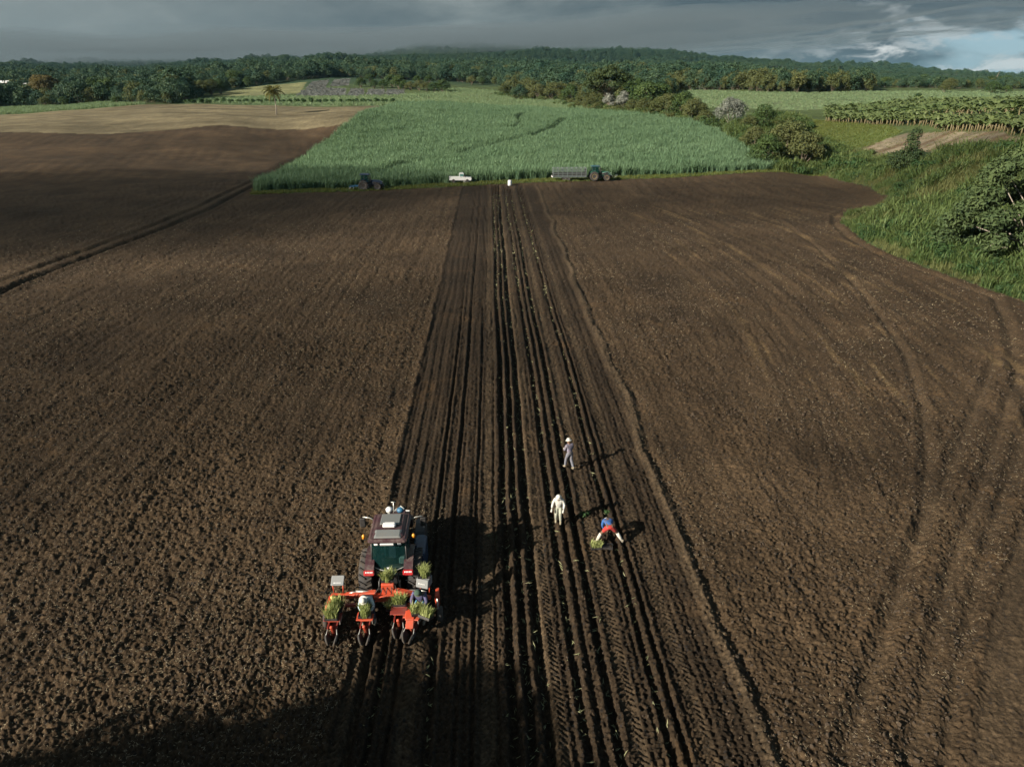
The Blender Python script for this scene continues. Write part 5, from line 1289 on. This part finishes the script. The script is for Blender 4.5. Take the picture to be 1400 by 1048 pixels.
for i, (ux, uo) in enumerate(units):
    u_ = bpy.data.objects.new('row_unit', None); C.objects.link(u_); u_.parent = pl; u_.location = (ux, BY+uo, 0); u_.rotation_euler = (0, 0, R(-18) if i == 3 else 0)
    b = MB(); b.box((0, -.35, .62), (.12, .8, .10), 'darkred', bev=.02).box((-.16, -.85, .55), (.05, 1.0, .08), 'darkred').box((.16, -.85, .55), (.05, 1.0, .08), 'darkred').box((0, -1.02, .62), (.46, .08, .10), 'orange', bev=.02).box((0, -1.30, .42), (.10, .10, .62), 'orange', (R(25), 0, 0), .02).build('frame', u_)
    MB().prism([(-.55, .1), (-.95, -.12), (-1.25, -.1), (-1.2, .45), (-.7, .5)], -.05, .05, 'darkred').build('furrow_opener', u_)
    if i != 2: MB().box((0, -.42, .80), (.40, .34, .07), 'dark_cloth', bev=.03).box((0, -.24, .98), (.38, .05, .3), 'dark_cloth', bev=.02).build('seat', u_)
    MB().box((0, -1.02, .80), (.62, .46, .04), 'orange' if i in (1, 3) else 'darkred', bev=.01).box((.28, -1.02, .7), (.03, .4, .2), 'steel').build('tray_shelf', u_)
    for s_ in (-1, 1):
        w_ = MB(); w_.lathe([(-.03, .2), (-.035, .235), (.035, .235), (.03, .2)], (0, 0, 0), 'tyre', 16).lathe([(-.02, .2), (-.03, .05), (.03, .05), (.02, .2)], (0, 0, 0), 'steel', 12)
        o_ = w_.build('press_wheel', u_, (s_*.14, -1.52, .16)); o_.rotation_euler = (0, R(s_*18), R(s_*-6))
        MB().tube([(s_*.16, -1.3, .5), (s_*.21, -1.55, .34), (s_*.18, -1.62, .16)], .018, 'chrome', 5).build('fork', u_)
    if i == 3:
        MB().box((-.08, -1.12, .86), (.34, .42, .06), 'orange', (R(12), 0, R(20)), .02).box((.02, -1.38, .70), (.30, .36, .06), 'orange', (R(30), 0, R(15)), .02).build('cover_plate', u_)
    if i == 0:
        b = MB()
        for q in range(3): b.tube([(-.12+q*.13, -.30, .95), (-.13+q*.14, -.42, 1.22)], [.05, .055], 'yellow', 8)
        b.build('feed_tube', u_)
    if i == 2: MB().box((0, -.72, .75), (.46, .36, .2), 'darkred', bev=.03).build('tray_box', u_)
    if i in (0, 3):
        xx = -.02; g_ = MB(); g_.box((xx, .28 if i == 0 else .02, 1.42 if i == 0 else 1.45), (.50, .40 if i == 0 else .12, .06 if i == 0 else .36), 'greybox', (R(32) if i == 0 else R(-14), 0, 0), .02)
        if i == 3: g_.box((xx, .22, 1.60), (.50, .34, .05), 'greybox', bev=.01).box((xx+.24, .2, 1.45), (.03, .34, .32), 'greybox')
        hp_ = g_.build('hopper_lid' if i == 0 else 'hopper', u_)
        MB().tube([(xx-.18, .2, .9), (xx-.2, .22, 1.3)], .025, 'orange', 5).tube([(xx+.18, .2, .9), (xx+.2, .22, 1.3)], .025, 'orange', 5).build('hopper_leg', u_)
        lt = MB(); fz_ = (0, .20, 1.40) if i == 0 else (0, -.055, 1.50)
        for k_ in range(6):
            w2 = .05 if k_ == 0 else .022
            if i == 0: lt.box((-.12+k_*.042+(0 if k_ else -.02), .175, 1.392), (w2, .035, .004), 'white', (R(32), 0, 0))
            else: lt.box((-.12+k_*.042+(0 if k_ else -.02), -.052, 1.47), (w2, .004, .04), 'white', (R(-14), 0, 0))
        lt.build('lettering', u_)
MB().tube([(1.95, BY-.5, .35), (1.95, BY-.5, 1.1)], .03, 'chrome', 6).lathe([(-.1, .2), (-.08, .3), (.08, .3), (.1, .2)], (2.02, BY-.45, .32), 'tyre', 18).build('depth_wheel', pl)
MB().lathe([(-.1, .2), (-.08, .3), (.08, .3), (.1, .2)], (-2.3, BY-.6, .32), 'tyre', 18).tube([(-2.25, BY-.45, .75), (-2.3, BY-.6, .32)], .04, 'darkred', 6).build('depth_wheel', pl)
# trays riding on the machine
def wt(lx, ly, lz): return world(lx, ly, lz)
g_ = 'seedling trays on the planter'
tray('lower of two trays of tall pale seedlings on the leftmost row unit', wt(-1.95, BY-1.10, .83), TR, 0, 0, 1.25, group=g_)
tray('upper of two trays of tall pale seedlings on the leftmost row unit', wt(-1.86, BY-.70, .86), TR, 0, 1, 1.25, group=g_)
tray('full seedling tray in front of the worker in pale blue shirt', wt(-.72, BY-1.02, .83), TR, 0, 2, 1.2, group=g_)
tray('seedling tray on the red box between the two seated workers', wt(.50, BY-.44, .86), TR, .1, 3, 1.0, group=g_)
tray('seedling tray directly behind the tractor cab on the headstock', wt(-.02, BY+.30, 1.38), TR, 0, 1, 1.0, group=g_)
tray('seedling tray on top of the grey hopper at the right', wt(1.43, BY+.20, 1.63), TR, 0, 2, 1.0, group=g_)
tray('seedling tray held at the knees of the worker in blue jeans', wt(1.22, BY-.98, .86), TR+.3, -.1, 0, .9, group=g_)
tray('tilted seedling tray hanging off the right end of the planter', wt(1.56, BY-1.22, .84), TR-.5, -.35, 3, 1.0, group=g_)
tray('dim seedling tray in the shade below the orange beam', wt(.22, BY-.42, .60), TR, 0, 0, .8, group=g_)
Jg = dict(pelvis=(0, 0, .10), chest=(0, .02, .46), neck=(0, .04, .62), head=(0, .07, .76), shL=(-.2, .03, .56), shR=(.2, .03, .56), elL=(-.26, .16, .32), wrL=(-.14, .42, .34), elR=(.26, .16, .32), wrR=(.14, .42, .34), knL=(-.14, .44, .08), anL=(-.14, .52, -.3), knR=(.14, .44, .08), anR=(.14, .52, -.3))
person('driver in dark shirt and pale cap inside the burgundy tractor cab', world(0, .25, 1.62), TR, Jg, dict(shirt='dark_cloth', legs='khaki', hat='cream_cloth', brim=2, boots='boot'))
# two workers seated facing backwards, bent over their trays
Je = dict(pelvis=(0, 0, .10), chest=(.10, .22, .40), neck=(.13, .34, .52), head=(.16, .46, .60), face=Vector((.1, .6, -.8)).normalized(), shL=(-.08, .25, .48), shR=(.28, .25, .48), elL=(-.18, .42, .26), wrL=(-.08, .62, .18), elR=(.34, .44, .26), wrR=(.16, .64, .16),
          knL=(-.14, .44, .08), anL=(-.20, .48, -.34), knR=(.14, .46, .08), anR=(.24, .50, -.34))
wx = world(-.62, BY-.40, .82); person('worker in pale blue and white shirt bent over on the planter seat', wx, TR+R(182), Je, dict(shirt='sky_shirt', legs='dark_cloth', hat='white_cloth', brim=1, boots='boot'), scale=1.02)
Jf = dict(Je, chest=(0, .14, .46), neck=(0, .22, .60), head=(0, .32, .71), shL=(-.2, .15, .55), shR=(.2, .15, .55), elL=(-.27, .28, .28), wrL=(-.10, .52, .18), elR=(.27, .28, .28), wrR=(.10, .54, .2))
wx = world(1.30, BY-.38, .82); person('worker in dark purple sweatshirt and light blue jeans seated on the right of the planter', wx, TR+R(174), Jf, dict(shirt='purple_sweat', legs='denim', hat='green_cap', brim=2, boots='boot', hood='dark_cloth'), scale=1.08)

# ------------------------------------------------------------------ machines parked along the cane
def face_right(rz=0): return R(-90)+rz
bx, by, bz = at(497, 258); by += .8
tr2 = tractor('dark navy tractor with silver wheels parked at the left of the cane edge', (bx-.0, by, sz1(bx, by)), R(-86), 'navy', 'navy', 'silver', 1.04)
im = thing('harrow', 'blue harrow carried behind the navy tractor', 'harrow', (bx, by, sz1(bx, by)), R(-86))
MB().box((0, -1.9, .75), (2.2, .16, .16), 'bluep').box((0, -2.7, .75), (2.2, .14, .14), 'bluep').box((-.7, -2.3, .75), (.12, 1.0, .12), 'bluep').box((.7, -2.3, .75), (.12, 1.0, .12), 'bluep').box((0, -1.5, .8), (.3, .8, .3), 'bluep').build('frame', im)
for k in range(5):
    for yv in (-1.95, -2.7): MB().tube([(-.95+k*.47, yv, .7), (-.95+k*.47, yv-.12, .35), (-.95+k*.47, yv+.08, .02)], .03, 'steel', 5).build('tine', im)
# white pickup
bx, by, bz = at(629, 251); by += 1.2; zz0 = sz1(bx, by)
pk = thing('pickup_truck', 'white single cab pickup truck parked before the cane', 'pickup truck', (bx, by, zz0), R(-88)); pk.scale = (1, .94, 1.2)
MB().prism([(-2.45, .55), (2.35, .50), (2.5, .75), (2.42, .98), (1.15, 1.12), (.2, 1.12), (.2, 1.02), (-2.45, 1.02)], -.84, .84, 'carwhite').build('body', pk)
MB().prism([(-.28, 1.08), (1.30, 1.08), (.74, 1.66), (.6, 1.73), (-.1, 1.73), (-.24, 1.62)], -.74, .74, 'carwhite').build('cab', pk)
MB().quadslab((-.66, 1.25, 1.16), (.66, 1.25, 1.16), (.60, .83, 1.60), (-.60, .83, 1.60), .02, 'glass').build('windscreen', pk)
for s_ in (-1, 1):
    MB().prism([(-.1, 1.16), (1.1, 1.16), (.70, 1.58), (-.06, 1.60)], s_*.745-.01, s_*.745+.01, 'glass').build('side_window', pk)
    MB().box((s_*.845, .62, .85), (.012, .9, .5), 'carwhite').box((s_*.855, .35, .98), (.012, .12, .03), 'blackp').build('door', pk)
    MB().box((s_*.80, -1.15, 1.10), (.06, 2.5, .20), 'carwhite', bev=.02).build('bed_side', pk)
    MB().box((s_*.62, 2.47, .84), (.32, .05, .15), 'chrome').build('headlight', pk); MB().box((s_*.76, -2.46, .85), (.12, .04, .25), 'redlens').build('tail_light', pk)
    for yv in (-1.5, 1.55): wheel(pk, (s_*.82, yv, .37), .37, .24, .2, 'silver', 1, 'wheel', s_, False)
    MB().box((s_*.92, .95, 1.22), (.16, .06, .14), 'blackp', bev=.02).build('mirror', pk)
MB().box((0, -2.44, 1.10), (1.6, .05, .2), 'carwhite').build('tailgate', pk); MB().box((0, 2.5, .55), (1.6, .1, .2), 'blackp', bev=.03).build('bumper', pk)
bx2, by2, _ = at(635, 250.5); person('person in dark top and white trousers standing beside the white pickup', (bx2, by2, sz1(bx2, by2)), R(185), Jd, dict(shirt='dark_cloth', legs='white_cloth', hat=None, boots='white_cloth'), scale=1.02)
# white tank at the end of the furrows
bx, by, _ = at(697, 255); tk = thing('water_drum', 'white plastic drum standing at the far end of the furrows', 'drum', (bx, by, sz1(bx, by)))
MB().lathe([(0, .36), (.03, .40), (.35, .41), (.4, .39), (.75, .41), (1.0, .38), (1.08, .28), (1.12, .14)], (0, 0, 0), 'white', 18, 'z').build('drum', tk)
MB().lathe([(1.12, .12), (1.2, .12), (1.21, .02)], (0, 0, 0), 'blackp', 12, 'z').build('lid', tk)
# green tractor with loader and its cane trailer
bx, by, _ = at(812, 249); by += 1.3
t3 = tractor('green tractor with yellow wheels and raised front loader arm parked before the cane', (bx, by, sz1(bx, by)), R(-86), 'green', 'petrol', 'yellow', 1.02)
for s_ in (-1, 1): MB().tube([(s_*.5, 1.7, 1.5), (s_*.5, 2.8, 1.75), (s_*.5, 3.9, .95), (s_*.5, 4.35, .6)], .055, 'galv', 6).tube([(s_*.5, 4.35, .6), (s_*.5, 5.0, 1.15)], .045, 'galv', 6).build('loader_arm', t3)
MB().box((0, 4.3, .62), (1.1, .08, .08), 'galv').build('loader_bar', t3)
tl = thing('cane_trailer', 'long open trailer of grey barred frames hitched to the green tractor', 'trailer', (bx, by, sz1(bx, by)), R(-86))
b = MB(); b.box((0, -5.2, .85), (1.9, 7.2, .14), 'galv').box((-.4, -1.3, .75), (.1, 1.3, .12), 'galv', (0, 0, R(-17))).box((.4, -1.3, .75), (.1, 1.3, .12), 'galv', (0, 0, R(17))); b.build('chassis', tl)
for s_ in (-1, 1):
    for zv in (1.15, 1.6, 2.05, 2.6): MB().box((s_*.95, -5.2, zv), (.06, 7.1, .11), 'galv').build('rail', tl)
    for k in range(8): MB().box((s_*.95, -1.75-k*.985, 1.75), (.10, .10, 1.8), 'galv').build('post', tl)
for k in range(8): MB().box((0, -1.75-k*.985, 2.66), (1.9, .10, .08), 'galv').build('hoop', tl)
for zv in (1.2, 1.6, 2.0): MB().box((0, -8.75, zv), (1.8, .05, .07), 'galv').build('rail', tl)
MB().box((0, -8.85, .9), (1.9, .08, .2), 'white').build('rear_board', tl)
for s_ in (-1, 1): MB().box((s_*.90, -5.2, 1.34), (.03, 7.0, .62), 'blackp').build('side_shade_board', tl)  # black boards stand for the shade inside the trailer
MB().box((0, -1.72, 1.75), (1.8, .04, 1.6), 'blackp').box((0, -5.2, .96), (1.8, 7.0, .06), 'blackp').build('headboard_floor_shade', tl)  # the black floor sheet stands for shade on the trailer bed
for s_ in (-1, 1):
    for yv in (-6.3, -5.5): wheel(tl, (s_*.8, yv, .4), .4, .28, .24, 'silver', 1, 'wheel', s_, False)

# ------------------------------------------------------------------ houses on the far slope
M['roofred'] = paint('red_roof', (.32, .09, .06), .7, .2); M['wallw'] = paint('pale_wall', (.72, .71, .68), .8, .15); M['roofw'] = paint('metal_roof', (.62, .64, .66), .4, .15); M['pane'] = paint('dark_window', (.03, .035, .04), .3, .1)
def house(label, px, py, Yd, wx_, wy_, h_, rm, rz=0):
    q = P3(px, py, Yd); z0 = gz(q[0], q[1]); z0 = max(z0, min(q[2], z0+7)) if q[2] > z0 else z0
    t = thing('house', label, 'house', (q[0], q[1], z0), rz, 'houses among the far trees')
    MB().box((0, 0, h_/2-3), (wx_, wy_, h_+6), 'wallw').build('wall', t)
    MB().prism([(-wy_/2-.5, h_+.02), (wy_/2+.5, h_+.02), (0, h_+1.7)], -wx_/2-.4, wx_/2+.4, rm).build('roof', t)
    for k in range(3): MB().box((-wx_/3+k*wx_/3, -wy_/2-.03, h_*.55), (1.1, .06, 1.2), 'pane').build('window', t)
    MB().box((wx_*.42, -wy_/2-.04, 1.0), (.9, .07, 2.0), 'pane').build('door', t)
house('white house with metal roof among trees, the farthest left', 3, 114, 560, 10, 7, 3.2, 'roofw', .2)
house('long white house with red roof, left of the huge brown tree', 20, 121, 540, 11, 6, 3, 'roofred', -.15)
house('small white gabled house close left of the huge brown tree', 40, 122.5, 530, 6, 6, 2.8, 'roofw', .3)
house('white roofed house standing above the tree line near the yellow field', 292, 105, 900, 15, 8, 4, 'roofw', .1)
house('white house on the slope above the yellow field, the leftmost of two', 352, 101, 1200, 16, 9, 4, 'roofw', .1)
house('white house on the slope above the lilac plots, the rightmost of two', 402, 102, 1200, 14, 9, 4, 'roofw', -.1)
house('small pale house at the foot of the misty hills', 258, 109, 1000, 9, 7, 3.5, 'roofred', -.1)
# ------------------------------------------------------------------ air and clouds
def volume_mat(nm, col, dens):
    m_ = bpy.data.materials.new(nm); m_.use_nodes = True; T_ = NT(m_.node_tree); T_.n.clear()
    v_ = T_.node('ShaderNodeVolumePrincipled'); v_.inputs['Color'].default_value = (*col, 1); v_.inputs['Density'].default_value = dens
    v_.inputs['Anisotropy'].default_value = .0
    o_ = T_.node('ShaderNodeOutputMaterial'); T_.l.new(v_.outputs[0], o_.inputs['Volume']); return m_
M['haze'] = volume_mat('haze', (.30, .62, .82), .000022)
b = MB(); b.box((0, 600, 70), (15000, 13000, 260), 'haze'); o = b.build('haze'); setp(o, 'thin blue haze over the farmland', kind='stuff')
# cloud lying on the mountain: two nested layers so that its lower edge is soft
def bank(nm, dz, dens, seed, top):
    xs = np.linspace(-3800, 2200, 70); ys = np.linspace(1450, 5200, 26); X_, Y_ = np.meshgrid(xs, ys)
    zb = 110+.06*np.maximum(X_-100, 0)+.022*np.minimum(X_, 0)+(Y_-1450)*.006+dz+20*fbm(X_/330, Y_/500, 3, seed)
    e_ = np.minimum(np.minimum((X_+3800)/600, (2200-X_)/600), np.minimum((Y_-1450)/300, (5200-Y_)/600)); e_ = np.clip(e_, 0, 1)**.5
    zt = zb+3+np.maximum(top+22*fbm(X_/500, Y_/500, 3, seed+5), 4)*e_*(1-.9*sstep(X_, 400, 1100))
    ny, nx = X_.shape; vs = [(x_, y_, z_) for x_, y_, z_ in zip(X_.ravel(), Y_.ravel(), zb.ravel())]+[(x_, y_, z_) for x_, y_, z_ in zip(X_.ravel(), Y_.ravel(), zt.ravel())]
    N_ = nx*ny; fs = []
    for j in range(ny-1):
        for i in range(nx-1):
            k = j*nx+i; fs.append((k, k+nx, k+nx+1, k+1)); fs.append((N_+k, N_+k+1, N_+k+nx+1, N_+k+nx))
    for i in range(nx-1):
        fs.append((i, i+1, N_+i+1, N_+i)); k = (ny-1)*nx+i; fs.append((k+1, k, N_+k, N_+k+1))
    for j in range(ny-1):
        k = j*nx; fs.append((k+nx, k, N_+k, N_+k+nx)); k = j*nx+nx-1; fs.append((k, k+nx, N_+k+nx, N_+k))
    M[nm] = volume_mat(nm, (.148, .192, .23), dens)
    b_ = MB(); b_.add(vs, fs, nm); o_ = b_.build('mountain_cloud'); setp(o_, 'grey cloud lying on the mountain top', kind='stuff')
bank('mist_soft', -14, .0008, 7, 60); bank('mist_core', 4, .0030, 8, 32)
# thin clouds out of view, added between sun and field to lay shade on it
def cloud(c, a, b_, th, rz, dens, seed):
    vs = []; fs = []; nu, nv = 40, 14
    for j in range(nv+1):
        ph = -math.pi/2+math.pi*j/nv
        for i in range(nu):
            t_ = 2*math.pi*i/nu; k = 1+.22*float(fbm(np.array(2*math.cos(t_)+seed), np.array(2*math.sin(t_)), 2, 5))
            vs.append((a*k*math.cos(ph)*math.cos(t_), b_*k*math.cos(ph)*math.sin(t_), th*math.sin(ph)))
    for j in range(nv):
        for i in range(nu): fs.append((j*nu+i, j*nu+(i+1) % nu, (j+1)*nu+(i+1) % nu, (j+1)*nu+i))
    nm = 'cloud_%d' % seed; M[nm] = volume_mat(nm, (.9, .93, .97), dens)
    mb = MB(); mb.add(vs, fs, nm); o_ = mb.build('cloud', None, c, (0, 0, rz)); setp(o_, 'thin cloud out of view on the left, added to shade the field', kind='stuff')
HC = 330
def over(x_, y_): k = HC/math.tan(SUN_EL); return (x_+math.sin(SUN_AZ)*k, y_+math.cos(SUN_AZ)*k, HC)
cloud(over(-108, 112), 115, 54, 11, R(22), .034, 3)
cloud(over(15, 122), 125, 22, 9, R(10), .012, 5)
cloud(over(-40, 42), 46, 26, 9, R(30), .014, 9)  # extra unseen cloud added to darken the near left of the field
